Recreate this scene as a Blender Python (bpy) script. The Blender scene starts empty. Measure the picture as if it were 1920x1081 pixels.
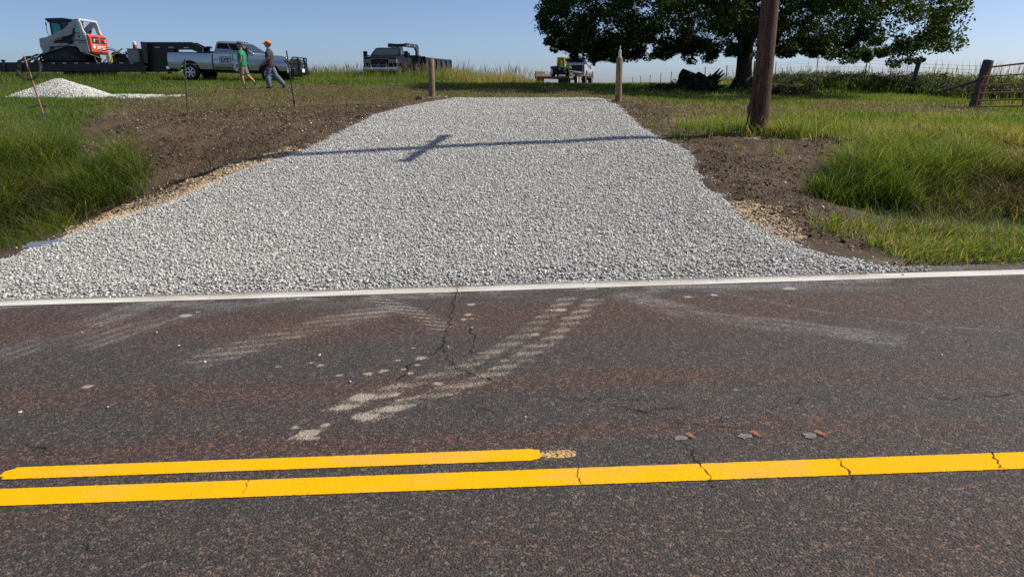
import bpy, bmesh, math, random
import numpy as np
from mathutils import Vector, Matrix, Euler
random.seed(7); RNG = np.random.default_rng(11)
S = bpy.context.scene; COL = S.collection
PI = math.pi; rad = math.radians

# ------------------------------------------------------------------ camera
F_PX = 1340.0; PITCH = rad(15.8); EYE = 1.85
CP, SP = math.cos(PITCH), math.sin(PITCH)
cam_d = bpy.data.cameras.new('camera'); cam = bpy.data.objects.new('camera', cam_d); COL.objects.link(cam)
cam.location = (0, 0, EYE); cam.rotation_euler = (PI/2 - PITCH, 0, 0)
cam_d.sensor_width = 36; cam_d.lens = F_PX/1920*36; cam_d.clip_start = .05; cam_d.clip_end = 3000
S.camera = cam

def pt(x, y, Y):
    """point at forward distance Y seen at photo pixel x, y"""
    a = (x-960)/F_PX; b = (540.5-y)/F_PX
    t = Y/(CP+b*SP)
    return Vector((a*t, Y, EYE+(-SP+b*CP)*t))

# ------------------------------------------------------------------ noise
def vnoise(x, y, seed=0):
    x = np.asarray(x, float); y = np.asarray(y, float)
    xi = np.floor(x).astype(np.int64); yi = np.floor(y).astype(np.int64)
    fx = x-xi; fy = y-yi; fx = fx*fx*(3-2*fx); fy = fy*fy*(3-2*fy)
    def h(a, b):
        n = (a*374761393 + b*668265263 + seed*1442695041) & 0xffffffff
        n = ((n ^ (n >> 13))*1274126177) & 0xffffffff
        n = (n ^ (n >> 16)) & 0xffff
        return n/65535.0
    return (h(xi, yi)*(1-fx)+h(xi+1, yi)*fx)*(1-fy) + (h(xi, yi+1)*(1-fx)+h(xi+1, yi+1)*fx)*fy
def fbm(x, y, o=4, seed=0):
    s = 0; a = .5; t = 0
    for i in range(o):
        s = s + a*vnoise(np.asarray(x)*2**i, np.asarray(y)*2**i, seed+i); t += a; a *= .5
    return s/t
def sst(a, b, x):
    t = np.clip((x-a)/(b-a), 0, 1); return t*t*(3-2*t)

# ------------------------------------------------------------------ terrain
G = .033
def tilt(X): return G*15*np.tanh(np.asarray(X, float)/15)
CY = [6.7, 8, 10, 12, 14, 17, 21, 25, 30, 38, 45, 60, 110, 300, 900]
CZ = [.0, .15, .42, .70, .93, 1.22, 1.5, 1.65, 1.78, 1.93, 1.86, 1.98, 1.5, 0, -8]
LY = [6.9, 7.5, 8.5, 9.5, 10.5, 11.9, 14, 17, 21, 25, 30, 38, 45, 60, 110, 300, 900]
LZ = [.0, -.22, -.66, -.80, -.62, .25, .77, 1.15, 1.45, 1.63, 1.80, 2.05, 2.28, 2.2, 1.5, 0, -8]
RY = [6.85, 8, 9.5, 10.35, 11.5, 12.5, 14, 17, 21, 27, 38, 60, 110, 300, 900]
RZ = [.0, -.13, -.30, -.26, .38, .60, .92, 1.13, 1.3, 1.5, 1.85, 2.0, 1.5, 0, -8]
ELY = [6.85, 7.3, 7.82, 8.21, 8.65, 9.11, 9.74, 10.59, 11.44, 12.0, 12.68, 14.08, 16.95, 18.8, 20.7, 21.4]
ELX = [-7.6, -6.5, -5.76, -5.64, -5.45, -5.23, -4.83, -4.58, -4.32, -4.08, -3.73, -3.5, -3.2, -2.72, -1.94, -1.5]
ERY = [6.78, 6.87, 7.23, 7.57, 7.96, 8.47, 9.27, 10.09, 11.0, 11.7, 12.57, 13.74, 15.34, 16.95, 19.07, 20.7, 21.4]
ERX = [4.1, 3.65, 3.32, 3.12, 2.96, 2.82, 2.85, 2.78, 2.8, 3.0, 3.05, 2.82, 2.68, 2.71, 2.76, 2.69, 2.3]
def EL(Y): return np.interp(Y, ELY, ELX)
def ER(Y): return np.interp(Y, ERY, ERX)
def terrain(X, Y):
    X = np.asarray(X, float); Y = np.asarray(Y, float)
    c = np.interp(Y, CY, CZ); l = np.interp(Y, LY, LZ); r = np.interp(Y, RY, RZ)
    wl = sst(.0, 2.3, EL(Y)-X); wr = sst(.0, 4.0, X-ER(Y))
    z = c*(1-wl)*(1-wr) + l*wl + r*wr
    z = z + tilt(X)*np.clip((15-Y)/8, 0, 1)
    z = z + .5*sst(40, 120, np.abs(X))*sst(20, 60, Y)
    return z
def hit(x, y, f=terrain):
    a = (x-960)/F_PX; b = (540.5-y)/F_PX
    d = np.array([a, CP+b*SP, -SP+b*CP]); t = np.linspace(1, 90, 9000)
    Xs = d[0]*t; Ys = d[1]*t; Zs = EYE+d[2]*t
    i = int(np.argmax(Zs < f(Xs, Ys))); return Vector((Xs[i], Ys[i], float(f(Xs[i], Ys[i]))))
def road_z(X, Y): return tilt(X) + 0*Y
def rhit(x, y): return hit(x, y, road_z)
def gz(x, y): return float(terrain(x, y))

def in_poly(X, Y, poly):
    X = np.asarray(X); Y = np.asarray(Y); ins = np.zeros(X.shape, bool); n = len(poly)
    for i in range(n):
        x1, y1 = poly[i]; x2, y2 = poly[(i+1) % n]
        c = ((y1 > Y) != (y2 > Y)) & (X < (x2-x1)*(Y-y1)/((y2-y1) if y2 != y1 else 1e-9)+x1)
        ins ^= c
    return ins

# ------------------------------------------------------------------ materials
def mat(name, col=(.5, .5, .5), rough=.6, metal=0., var=0., scale=6., bump=0., bscale=60., spec=.5, coat=0., trans=0., emit=None, alpha=1., ior=1.45, col2=None, coords='Object'):
    m = bpy.data.materials.new(name); m.use_nodes = True; nt = m.node_tree; N = nt.nodes; L = nt.links
    b = N['Principled BSDF']
    b.inputs['Base Color'].default_value = (*col, 1); b.inputs['Roughness'].default_value = rough
    b.inputs['Metallic'].default_value = metal; b.inputs['Specular IOR Level'].default_value = spec
    b.inputs['Coat Weight'].default_value = coat; b.inputs['Coat Roughness'].default_value = .06
    b.inputs['Transmission Weight'].default_value = trans; b.inputs['Alpha'].default_value = alpha; b.inputs['IOR'].default_value = ior
    tc = N.new('ShaderNodeTexCoord')
    if var or col2:
        n = N.new('ShaderNodeTexNoise'); n.inputs['Scale'].default_value = scale; n.inputs['Detail'].default_value = 6
        L.new(tc.outputs[coords], n.inputs['Vector'])
        r = N.new('ShaderNodeValToRGB'); r.color_ramp.elements[0].position = .3; r.color_ramp.elements[1].position = .7
        c2 = col2 or tuple(c*(1-var) for c in col)
        r.color_ramp.elements[0].color = (*c2, 1); r.color_ramp.elements[1].color = (*[min(1, c*(1+var)) for c in col], 1)
        L.new(n.outputs['Fac'], r.inputs['Fac']); L.new(r.outputs['Color'], b.inputs['Base Color'])
    if bump:
        n = N.new('ShaderNodeTexNoise'); n.inputs['Scale'].default_value = bscale; n.inputs['Detail'].default_value = 5
        L.new(tc.outputs[coords], n.inputs['Vector'])
        u = N.new('ShaderNodeBump'); u.inputs['Strength'].default_value = bump; u.inputs['Distance'].default_value = .02
        L.new(n.outputs['Fac'], u.inputs['Height']); L.new(u.outputs['Normal'], b.inputs['Normal'])
    return m

class NT:
    def __init__(s, name):
        s.m = bpy.data.materials.new(name); s.m.use_nodes = True; s.t = s.m.node_tree; s.b = s.t.nodes['Principled BSDF']
        s.out = s.t.nodes['Material Output']; s.tc = s.t.nodes.new('ShaderNodeTexCoord')
    def n(s, typ, **k):
        x = s.t.nodes.new(typ)
        for a, v in k.items():
            if hasattr(x, a): setattr(x, a, v)
            else: s.set(x.inputs[a.replace('_', ' ')], v)
        return x
    def set(s, i, v):
        if hasattr(v, 'is_output') or isinstance(v, bpy.types.NodeSocket): s.t.links.new(v, i)
        elif isinstance(v, tuple) and len(v) == 3 and i.type == 'RGBA': i.default_value = (*v, 1)
        else: i.default_value = v
    def noise(s, scale, detail=4, vec=None, rough=.5, dist=0.):
        x = s.t.nodes.new('ShaderNodeTexNoise'); s.set(x.inputs['Scale'], scale); s.set(x.inputs['Detail'], detail)
        s.set(x.inputs['Roughness'], rough); s.set(x.inputs['Distortion'], dist)
        s.set(x.inputs['Vector'], vec if vec is not None else s.tc.outputs['Object']); return x.outputs['Fac']
    def vor(s, scale, out='Color', vec=None):
        x = s.t.nodes.new('ShaderNodeTexVoronoi'); s.set(x.inputs['Scale'], scale)
        s.set(x.inputs['Vector'], vec if vec is not None else s.tc.outputs['Object']); return x.outputs[out]
    def ma(s, op, a, b=0., c=None, clamp=False):
        x = s.t.nodes.new('ShaderNodeMath'); x.operation = op; x.use_clamp = clamp
        s.set(x.inputs[0], a); s.set(x.inputs[1], b)
        if c is not None: s.set(x.inputs[2], c)
        return x.outputs[0]
    def ramp(s, f, stops, interp='LINEAR'):
        x = s.t.nodes.new('ShaderNodeValToRGB'); e = x.color_ramp; e.interpolation = interp
        while len(e.elements) < len(stops): e.elements.new(.5)
        for el, (p, c) in zip(e.elements, stops):
            el.position = p; el.color = (*c, 1) if isinstance(c, tuple) else (c, c, c, 1)
        s.set(x.inputs['Fac'], f); return x.outputs['Color']
    def mix(s, f, a, b, blend='MIX'):
        x = s.t.nodes.new('ShaderNodeMix'); x.data_type = 'RGBA'; x.blend_type = blend
        s.set(x.inputs[0], f); s.set(x.inputs[6], a); s.set(x.inputs[7], b); return x.outputs[2]
    def attr(s, name, out='Fac'):
        x = s.t.nodes.new('ShaderNodeAttribute'); x.attribute_name = name; return x.outputs[out]
    def map(s, scale=(1, 1, 1), rot=(0, 0, 0), loc=(0, 0, 0)):
        x = s.t.nodes.new('ShaderNodeMapping'); s.set(x.inputs['Scale'], scale); s.set(x.inputs['Rotation'], rot); s.set(x.inputs['Location'], loc)
        s.set(x.inputs['Vector'], s.tc.outputs['Object']); return x.outputs['Vector']
    def bump(s, h, strength=.5, dist=.01, normal=None):
        x = s.t.nodes.new('ShaderNodeBump'); s.set(x.inputs['Strength'], strength); s.set(x.inputs['Distance'], dist); s.set(x.inputs['Height'], h)
        if normal is not None: s.set(x.inputs['Normal'], normal)
        return x.outputs['Normal']
    def fin(s, col=None, rough=None, normal=None):
        if col is not None: s.set(s.b.inputs['Base Color'], col)
        if rough is not None: s.set(s.b.inputs['Roughness'], rough)
        if normal is not None: s.set(s.b.inputs['Normal'], normal)
        return s.m

# asphalt: coarse chip-sealed surface with reddish and dark aggregate, dust carried in by tyres
def asphalt_mat():
    s = NT('asphalt')
    big = s.noise(1.1, 4, s.map((.35, 1.6, 1)), .6)
    red = s.ma('ADD', s.attr('red'), s.ma('MULTIPLY', s.ma('SUBTRACT', big, .5), 1.1), clamp=True)
    cell = s.n('ShaderNodeSeparateColor', Color=s.vor(78.)).outputs
    c_dark = s.ramp(cell[0], [(0, (.030, .028, .027)), (.35, (.047, .041, .037)), (.75, (.083, .070, .061)), (1, (.165, .125, .095))])
    c_red = s.ramp(cell[0], [(0, (.032, .023, .020)), (.35, (.061, .036, .028)), (.75, (.110, .060, .042)), (1, (.27, .135, .078))])
    col = s.mix(red, c_dark, c_red)
    pits = s.ramp(s.noise(140., 3), [(.36, .25), (.56, 1.0)])
    col = s.mix(1., col, pits, 'MULTIPLY')
    # a few bigger pale and orange stones
    v2 = s.n('ShaderNodeSeparateColor', Color=s.vor(60.)).outputs[1]
    col = s.mix(s.ramp(v2, [(.965, 0.), (.98, .6)]), col, s.mix(s.n('ShaderNodeSeparateColor', Color=s.vor(60.)).outputs[0], (.26, .12, .065), (.18, .17, .155)))
    # dust: grit first fills the hollows, then covers
    d = s.attr('dust'); g1 = s.noise(62., 6, None, .75); g2 = s.noise(9., 3, s.map((.7, 1.5, 1)))
    cov = s.ma('ADD', d, s.ma('ADD', s.ma('MULTIPLY', s.ma('SUBTRACT', g1, .5), 3.0), s.ma('MULTIPLY', s.ma('SUBTRACT', g2, .5), .35)))
    cov = s.ma('MULTIPLY', s.ramp(cov, [(.32, 0.), (.92, 1.)]), s.ma('MINIMUM', s.ma('MULTIPLY', d, 2.4), .85))
    dcol = s.mix(s.attr('chalk'), (.40, .33, .235), (.44, .43, .42))
    col = s.mix(cov, col, dcol)
    film = s.ma('MULTIPLY', s.attr('film'), s.ma('MULTIPLY', s.ramp(s.noise(38., 6, None, .7), [(.40, 0.), (.62, 1.)]), s.ramp(s.noise(3.2, 4, s.map((.6, 1.6, 1))), [(.35, .1), (.6, 1.)])))
    col = s.mix(s.ma('MULTIPLY', film, .80, clamp=True), col, (.32, .31, .30))
    h = s.ma('ADD', s.ma('MULTIPLY', s.vor(78., 'Distance'), -1.), s.noise(140., 2))
    return s.fin(col, .82, s.bump(h, .9, .008))

def paint_mat(name, col, wear, edge):
    s = NT(name)
    a = s.attr('cover'); g = s.noise(70., 4, None, .7)
    cov = s.ramp(s.ma('ADD', a, s.ma('MULTIPLY', s.ma('SUBTRACT', g, .5), wear)), [(.42, 0.), (.52, 1.)])
    cc = s.mix(s.noise(6., 5), tuple(c*.86 for c in col), col)
    grit = s.ramp(s.noise(120., 3), [(.32, .55), (.46, 1.)])
    cc = s.mix(.8, cc, grit, 'MULTIPLY')
    dirt = s.attr('dirt')
    cc = s.mix(s.ma('MULTIPLY', dirt, s.ma('ADD', .3, s.noise(14., 5)), clamp=True), cc, (.30, .26, .20))
    s.set(s.b.inputs['Base Color'], cc); s.set(s.b.inputs['Roughness'], .85); s.b.inputs['Specular IOR Level'].default_value = .15
    s.set(s.b.inputs['Normal'], s.bump(s.noise(110., 3), .6, .006))
    tr = s.n('ShaderNodeBsdfTransparent'); mx = s.n('ShaderNodeMixShader')
    s.set(mx.inputs[0], cov); s.set(mx.inputs[1], tr.outputs[0]); s.set(mx.inputs[2], s.b.outputs[0]); s.set(s.out.inputs['Surface'], mx.outputs[0])
    return s.m

def ground_mat():
    s = NT('ground')
    n1 = s.noise(1.3, 5); n2 = s.noise(18., 6, None, .65); n3 = s.noise(70., 4)
    grass = s.ramp(s.ma('ADD', s.ma('MULTIPLY', n2, .6), s.ma('MULTIPLY', n1, .4)), [(.3, (.030, .038, .013)), (.5, (.060, .070, .024)), (.7, (.11, .105, .045))])
    dry = s.ramp(n2, [(.3, (.070, .052, .028)), (.5, (.14, .11, .060)), (.7, (.24, .19, .11))])
    dirt = s.ramp(n2, [(.28, (.030, .016, .007)), (.5, (.074, .043, .022)), (.72, (.145, .092, .050))])
    dirt = s.mix(1., dirt, s.ramp(s.noise(.9, 5, None, .6), [(.36, .48), (.62, 1.12)]), 'MULTIPLY')
    dirt = s.mix(s.ramp(n3, [(.3, .0), (.75, .30)]), dirt, (.17, .12, .08))
    sand = s.ramp(n2, [(.3, (.22, .145, .08)), (.5, (.42, .31, .19)), (.72, (.58, .46, .31))])
    def m(a, w=.9): return s.ramp(s.ma('ADD', s.attr(a), s.ma('MULTIPLY', s.ma('SUBTRACT', n2, .5), w)), [(.42, 0.), (.58, 1.)])
    col = s.mix(m('dry'), grass, dry); col = s.mix(m('dirt', .7), col, dirt); col = s.mix(m('sand', .8), col, sand)
    h = s.ma('ADD', s.ma('MULTIPLY', n2, 1.), s.ma('MULTIPLY', n3, .4))
    return s.fin(col, .95, s.bump(h, .9, .035))

def stone_mat(name, lo, mid, hi):
    s = NT(name)
    col = s.ramp(s.attr('tint'), [(0, lo), (.45, mid), (1, hi)])
    col = s.mix(s.ramp(s.noise(50., 5), [(.3, .35), (.7, 0.)]), col, tuple(c*.7 for c in mid))
    return s.fin(col, .9, s.bump(s.noise(150., 3), .25, .004))

def blade_mat(name, stops, tr=.45):
    s = NT(name)
    col = s.ramp(s.attr('tint'), stops)
    s.set(s.b.inputs['Base Color'], col); s.set(s.b.inputs['Roughness'], .5); s.b.inputs['Specular IOR Level'].default_value = .35
    t = s.n('ShaderNodeBsdfTranslucent'); s.set(t.inputs['Color'], s.mix(1., col, (1.3, 1.3, .65), 'MULTIPLY'))
    mx = s.n('ShaderNodeMixShader'); mx.inputs[0].default_value = tr
    s.set(mx.inputs[1], s.b.outputs[0]); s.set(mx.inputs[2], t.outputs[0]); s.set(s.out.inputs['Surface'], mx.outputs[0])
    return s.m

# ------------------------------------------------------------------ scene bookkeeping
def tag(o, label=None, cat=None, group=None, kind=None):
    for k, v in (('label', label), ('category', cat), ('group', group), ('kind', kind)):
        if v: o[k] = v
    return o
def empty(name, loc, rz=0., rx=0., ry=0.):
    o = bpy.data.objects.new(name, None); COL.objects.link(o); o.location = loc
    o.rotation_euler = (rx, ry, rz); o.empty_display_size = .2; return o
def link(name, me, m=None, parent=None):
    o = bpy.data.objects.new(name, me); COL.objects.link(o)
    if m is not None: me.materials.append(m)
    if parent is not None: o.parent = parent
    return o
def np_mesh(name, V, Fs, m, attrs=None, smooth=False, parent=None):
    """V (n,3); Fs: list of (k, s) index arrays with s corners each"""
    me = bpy.data.meshes.new(name); V = np.ascontiguousarray(V, np.float32)
    me.vertices.add(len(V)); me.vertices.foreach_set('co', V.ravel())
    loops = np.concatenate([f.ravel() for f in Fs]).astype(np.int32)
    cnt = np.concatenate([np.full(len(f), f.shape[1], np.int32) for f in Fs])
    st = np.concatenate([[0], np.cumsum(cnt)[:-1]]).astype(np.int32)
    me.loops.add(len(loops)); me.loops.foreach_set('vertex_index', loops)
    me.polygons.add(len(cnt)); me.polygons.foreach_set('loop_start', st); me.polygons.foreach_set('loop_total', cnt)
    if smooth: me.polygons.foreach_set('use_smooth', np.ones(len(cnt), bool))
    for k, a in (attrs or {}).items():
        at = me.attributes.new(k, 'FLOAT', 'POINT'); at.data.foreach_set('value', np.ascontiguousarray(a, np.float32).ravel())
    me.update(calc_edges=True)
    return link(name, me, m, parent)
def grid(name, xs, ys, zfun, m, attrs=None, parent=None, mask=None):
    X, Y = np.meshgrid(xs, ys); Z = zfun(X, Y)
    V = np.stack([X, Y, Z], -1).reshape(-1, 3)
    i = np.arange(len(xs)*len(ys)).reshape(len(ys), len(xs))
    q = np.stack([i[:-1, :-1], i[:-1, 1:], i[1:, 1:], i[1:, :-1]], -1).reshape(-1, 4)
    at = {k: f(X, Y) for k, f in (attrs or {}).items()}
    return np_mesh(name, V, [q], m, at, True, parent)

class MB:
    """mesh builder: collects solids, builds ONE mesh object"""
    def __init__(s): s.bm = bmesh.new()
    def _add(s, vs, fs, mtx=None):
        v = [s.bm.verts.new(mtx @ Vector(p) if mtx is not None else p) for p in vs]
        for f in fs:
            try: s.bm.faces.new([v[i] for i in f])
            except ValueError: pass
        return v
    def box(s, c, d, rot=None):
        x, y, z = d[0]/2, d[1]/2, d[2]/2
        M = Matrix.Translation(c) @ (Euler(rot).to_matrix().to_4x4() if rot else Matrix())
        s._add([(-x, -y, -z), (x, -y, -z), (x, y, -z), (-x, y, -z), (-x, -y, z), (x, -y, z), (x, y, z), (-x, y, z)],
               [(3, 2, 1, 0), (4, 5, 6, 7), (0, 1, 5, 4), (1, 2, 6, 5), (2, 3, 7, 6), (3, 0, 4, 7)], M); return s
    def prism(s, pts, y0, y1, mtx=None):
        """outline in x,z extruded along y"""
        n = len(pts); vs = [(p[0], y0, p[1]) for p in pts]+[(p[0], y1, p[1]) for p in pts]
        v = s._add(vs, [], mtx)
        fs = [tuple(range(n)), tuple(range(2*n-1, n-1, -1))]+[(i, i+n, (i+1) % n+n, (i+1) % n) for i in range(n)]
        for f in fs: s.bm.faces.new([v[i] for i in f])
        return s
    def tube(s, path, r, n=8, cap=True):
        path = [Vector(p) for p in path]; rs = r if isinstance(r, (list, tuple)) else [r]*len(path)
        rings = []; up0 = None
        for i, p in enumerate(path):
            t = (path[min(i+1, len(path)-1)]-path[max(i-1, 0)]).normalized()
            if up0 is None:
                up0 = Vector((0, 0, 1)) if abs(t.z) < .9 else Vector((1, 0, 0))
            u = t.cross(up0).normalized(); w = u.cross(t).normalized(); up0 = w
            rings.append([s.bm.verts.new(p+(u*math.cos(2*PI*k/n)+w*math.sin(2*PI*k/n))*rs[i]) for k in range(n)])
        for a, b in zip(rings, rings[1:]):
            for k in range(n): s.bm.faces.new((a[k], a[(k+1) % n], b[(k+1) % n], b[k]))
        if cap:
            s.bm.faces.new(rings[0][::-1]); s.bm.faces.new(rings[-1])
        return s
    def lathe(s, prof, n=24, mtx=None, axis='y', cap=(True, True)):
        """profile (r, h) revolved about the y (or z) axis"""
        rings = []
        for r, h in prof:
            ring = []
            for k in range(n):
                a = 2*PI*k/n
                p = Vector((r*math.cos(a), h, r*math.sin(a))) if axis == 'y' else Vector((r*math.cos(a), r*math.sin(a), h))
                ring.append(s.bm.verts.new(mtx @ p if mtx is not None else p))
            rings.append(ring)
        for a, b in zip(rings, rings[1:]):
            for k in range(n): s.bm.faces.new((a[k], a[(k+1) % n], b[(k+1) % n], b[k]))
        if cap[0]: s.bm.faces.new(rings[0][::-1])
        if cap[1]: s.bm.faces.new(rings[-1])
        return s
    def quad(s, pts, th=.012):
        """panel through the points, with thickness"""
        pts = [Vector(p) for p in pts]; nrm = (pts[1]-pts[0]).cross(pts[2]-pts[0]).normalized()*th; n = len(pts)
        v = [s.bm.verts.new(p) for p in pts]+[s.bm.verts.new(p+nrm) for p in pts]
        s.bm.faces.new(v[:n][::-1]); s.bm.faces.new(v[n:])
        for i in range(n): s.bm.faces.new((v[i], v[(i+1) % n], v[(i+1) % n+n], v[i+n]))
        return s
    def loft(s, a, b):
        va = [s.bm.verts.new(p) for p in a]; vb = [s.bm.verts.new(p) for p in b]; n = len(a)
        s.bm.faces.new(va[::-1]); s.bm.faces.new(vb)
        for i in range(n): s.bm.faces.new((va[i], va[(i+1) % n], vb[(i+1) % n], vb[i]))
        return s
    def ball(s, c, r, sub=2, sc=(1, 1, 1), noise=0., seed=0):
        M = Matrix.Translation(c) @ Matrix.Diagonal((*sc, 1))
        g = bmesh.ops.create_icosphere(s.bm, subdivisions=sub, radius=r, matrix=M)
        if noise:
            rr = random.Random(seed)
            for v in g['verts']: v.co += Vector((rr.uniform(-1, 1), rr.uniform(-1, 1), rr.uniform(-1, 1)))*noise
        return s
    def build(s, name, m, parent=None, bevel=0., smooth=False, angle=35):
        bmesh.ops.recalc_face_normals(s.bm, faces=s.bm.faces)
        me = bpy.data.meshes.new(name); s.bm.to_mesh(me); s.bm.free()
        o = link(name, me, m, parent)
        if smooth:
            for p in me.polygons: p.use_smooth = True
            try: me.set_sharp_from_angle(angle=rad(angle))
            except Exception: pass
        if bevel:
            b = o.modifiers.new('bevel', 'BEVEL'); b.width = bevel; b.segments = 2; b.limit_method = 'ANGLE'; b.angle_limit = rad(40)
        return o

def text_mesh(body, size, name, m, parent, loc, rot, extrude=.003, sx=1.):
    cu = bpy.data.curves.new(name, 'FONT'); cu.body = body; cu.size = size; cu.extrude = extrude; cu.align_x = 'CENTER'; cu.align_y = 'CENTER'; cu.offset = size*.02
    t = bpy.data.objects.new(name, cu); COL.objects.link(t); bpy.context.view_layer.update()
    me = bpy.data.meshes.new_from_object(t.evaluated_get(bpy.context.evaluated_depsgraph_get()))
    bpy.data.objects.remove(t); bpy.data.curves.remove(cu)
    o = link(name, me, m, parent); o.location = loc; o.rotation_euler = rot; o.scale = (sx, 1, 1)
    me.materials.clear(); me.materials.append(m); return o

def bez(p0, p1, p2, n=8):
    p0, p1, p2 = Vector(p0), Vector(p1), Vector(p2)
    return [p0*(1-t)**2+p1*2*t*(1-t)+p2*t*t for t in [i/n for i in range(n+1)]]

# ------------------------------------------------------------------ light
SUN_EL, SUN_AZ = rad(47), rad(78.5)          # azimuth clockwise from +Y
w = bpy.data.worlds.new('World'); S.world = w; w.use_nodes = True
nt = w.node_tree; bg = nt.nodes['Background']; sky = nt.nodes.new('ShaderNodeTexSky')
sky.sky_type = 'NISHITA'; sky.sun_disc = False; sky.sun_elevation = SUN_EL; sky.sun_rotation = SUN_AZ
sky.air_density = .5; sky.dust_density = 1.1; sky.ozone_density = 3.4; sky.altitude = 0
nt.links.new(sky.outputs[0], bg.inputs['Color']); bg.inputs['Strength'].default_value = .115
sd = bpy.data.lights.new('sun', 'SUN'); sun = bpy.data.objects.new('sun', sd); COL.objects.link(sun)
sd.energy = 4.6; sd.angle = rad(.53); sd.color = (1, .93, .84)
sdir = Vector((math.sin(SUN_AZ)*math.cos(SUN_EL), math.cos(SUN_AZ)*math.cos(SUN_EL), math.sin(SUN_EL)))
sun.rotation_euler = sdir.to_track_quat('Z', 'Y').to_euler(); sun.location = sdir*60
S.view_settings.view_transform = 'Standard'; S.view_settings.look = 'None'; S.view_settings.gamma = 1; S.view_settings.exposure = 0.26
S.cycles.max_bounces = 6; S.cycles.transparent_max_bounces = 12; S.cycles.use_denoising = False; S.cycles.sample_clamp_indirect = 4

# ------------------------------------------------------------------ zones on the ground (worked out on the terrain)
def W(pixels): return [tuple(hit(*p))[:2] for p in pixels]
DIRT_L = W([(150, 262), (150, 232), (215, 212), (330, 206), (560, 200), (700, 190), (830, 182), (865, 185), (760, 205), (620, 262), (560, 290), (450, 326), (300, 392), (130, 446), (60, 470), (45, 462), (150, 412), (200, 384), (262, 362), (285, 335), (225, 312), (175, 292)])
DIRT_R = W([(1140, 186), (1185, 190), (1230, 215), (1290, 243), (1350, 256), (1450, 260), (1545, 262), (1600, 285), (1560, 325), (1530, 360), (1550, 395), (1610, 425), (1630, 458), (1670, 488), (1640, 500), (1560, 482), (1450, 446), (1330, 360), (1280, 290), (1190, 235)])
DRY_T = W([(250, 178), (560, 160), (860, 165), (1000, 163), (1170, 176), (1200, 184), (1500, 198), (1530, 214), (1330, 222), (1300, 240), (1180, 215), (1150, 188), (860, 184), (620, 215), (400, 225), (220, 228), (140, 205)])
DRY_R = W([(1500, 182), (1900, 200), (1900, 225), (1600, 215), (1480, 210)])
SAND_L = W([(130, 430), (225, 386), (290, 362), (385, 328), (480, 294), (550, 274), (565, 292), (470, 326), (320, 386), (200, 424), (140, 446)])
SAND_R = W([(1365, 376), (1420, 380), (1500, 420), (1515, 442), (1480, 452), (1430, 440), (1380, 400)])
BLUE_R = hit(1440, 240); POLE = pt(1423, 233, 14.0); POLE = Vector((POLE.x, POLE.y, gz(POLE.x, POLE.y)))
def soft(poly, r=.28):
    def f(X, Y):
        a = 0
        for i, (dx, dy) in enumerate(((0, 0), (r, 0), (-r, 0), (0, r), (0, -r), (.7*r, .7*r), (-.7*r, .7*r), (.7*r, -.7*r), (-.7*r, -.7*r))):
            jx = (fbm(X*1.7, Y*1.7, 3, 5)-.5)*1.1; jy = (fbm(X*1.7+40, Y*1.7, 3, 9)-.5)*1.1
            a = a + in_poly(X+dx+jx, Y+dy+jy, poly)
        return a/9.
    return f
fDL, fDR, fDT, fDRR, fSL, fSR = soft(DIRT_L), soft(DIRT_R), soft(DRY_T, .6), soft(DRY_R, .6), soft(SAND_L, .07), soft(SAND_R, .07)
def fsl_sharp(poly):
    def f(X, Y): 
        jx = (fbm(X*4, Y*4, 3, 5)-.5)*.35
        return in_poly(X+jx, Y+jx, poly).astype(float)
    return f
fSL, fSR = fsl_sharp(SAND_L), fsl_sharp(SAND_R)
PILE = hit(105, 184)
def a_dirt(X, Y):
    d = np.maximum(fDL(X, Y), fDR(X, Y))
    inside = sst(-.3, .1, X-EL(Y))*sst(-.3, .1, ER(Y)-X)*(Y < 21.6)
    d = np.maximum(d, inside)
    d = np.maximum(d, .62*fDT(X, Y)*sst(.40, .60, fbm(X*.9, Y*1.3, 3, 29)))
    ditch = sst(1.1, .6, np.abs(Y-9.0)/1.2)*(np.abs(X) < 60)*.72
    d = np.maximum(d, ditch*(X > ER(Y))+.0*ditch*(X < EL(Y))+1.0*(X < EL(Y))*(Y < 12.6)*(X > -40))
    ring = sst(1.6, .4, np.hypot(X+3.4, (Y-23.5)*.7))
    return np.clip(d, 0, 1)
def a_dry(X, Y):
    t = .35*sst(.45, .7, fbm(X*.5, Y*.5, 3, 3))
    t = np.maximum(t, np.maximum(fDT(X, Y), fDRR(X, Y))*.9)
    t = np.maximum(t, .55*sst(34, 44, Y))
    t = np.maximum(t, .75*sst(7.35, 6.9, Y))
    return t
def a_sand(X, Y):
    d = np.maximum(fSL(X, Y), fSR(X, Y))
    d = np.maximum(d, .85*sst(1.0, .3, np.hypot((X-POLE.x-.25)*.8, (Y-POLE.y+.1)*1.3)))
    d = np.maximum(d, .62*sst(.9, .2, np.hypot(X+7.9+3.4, 0*Y)*1)*0)
    return d

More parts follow.
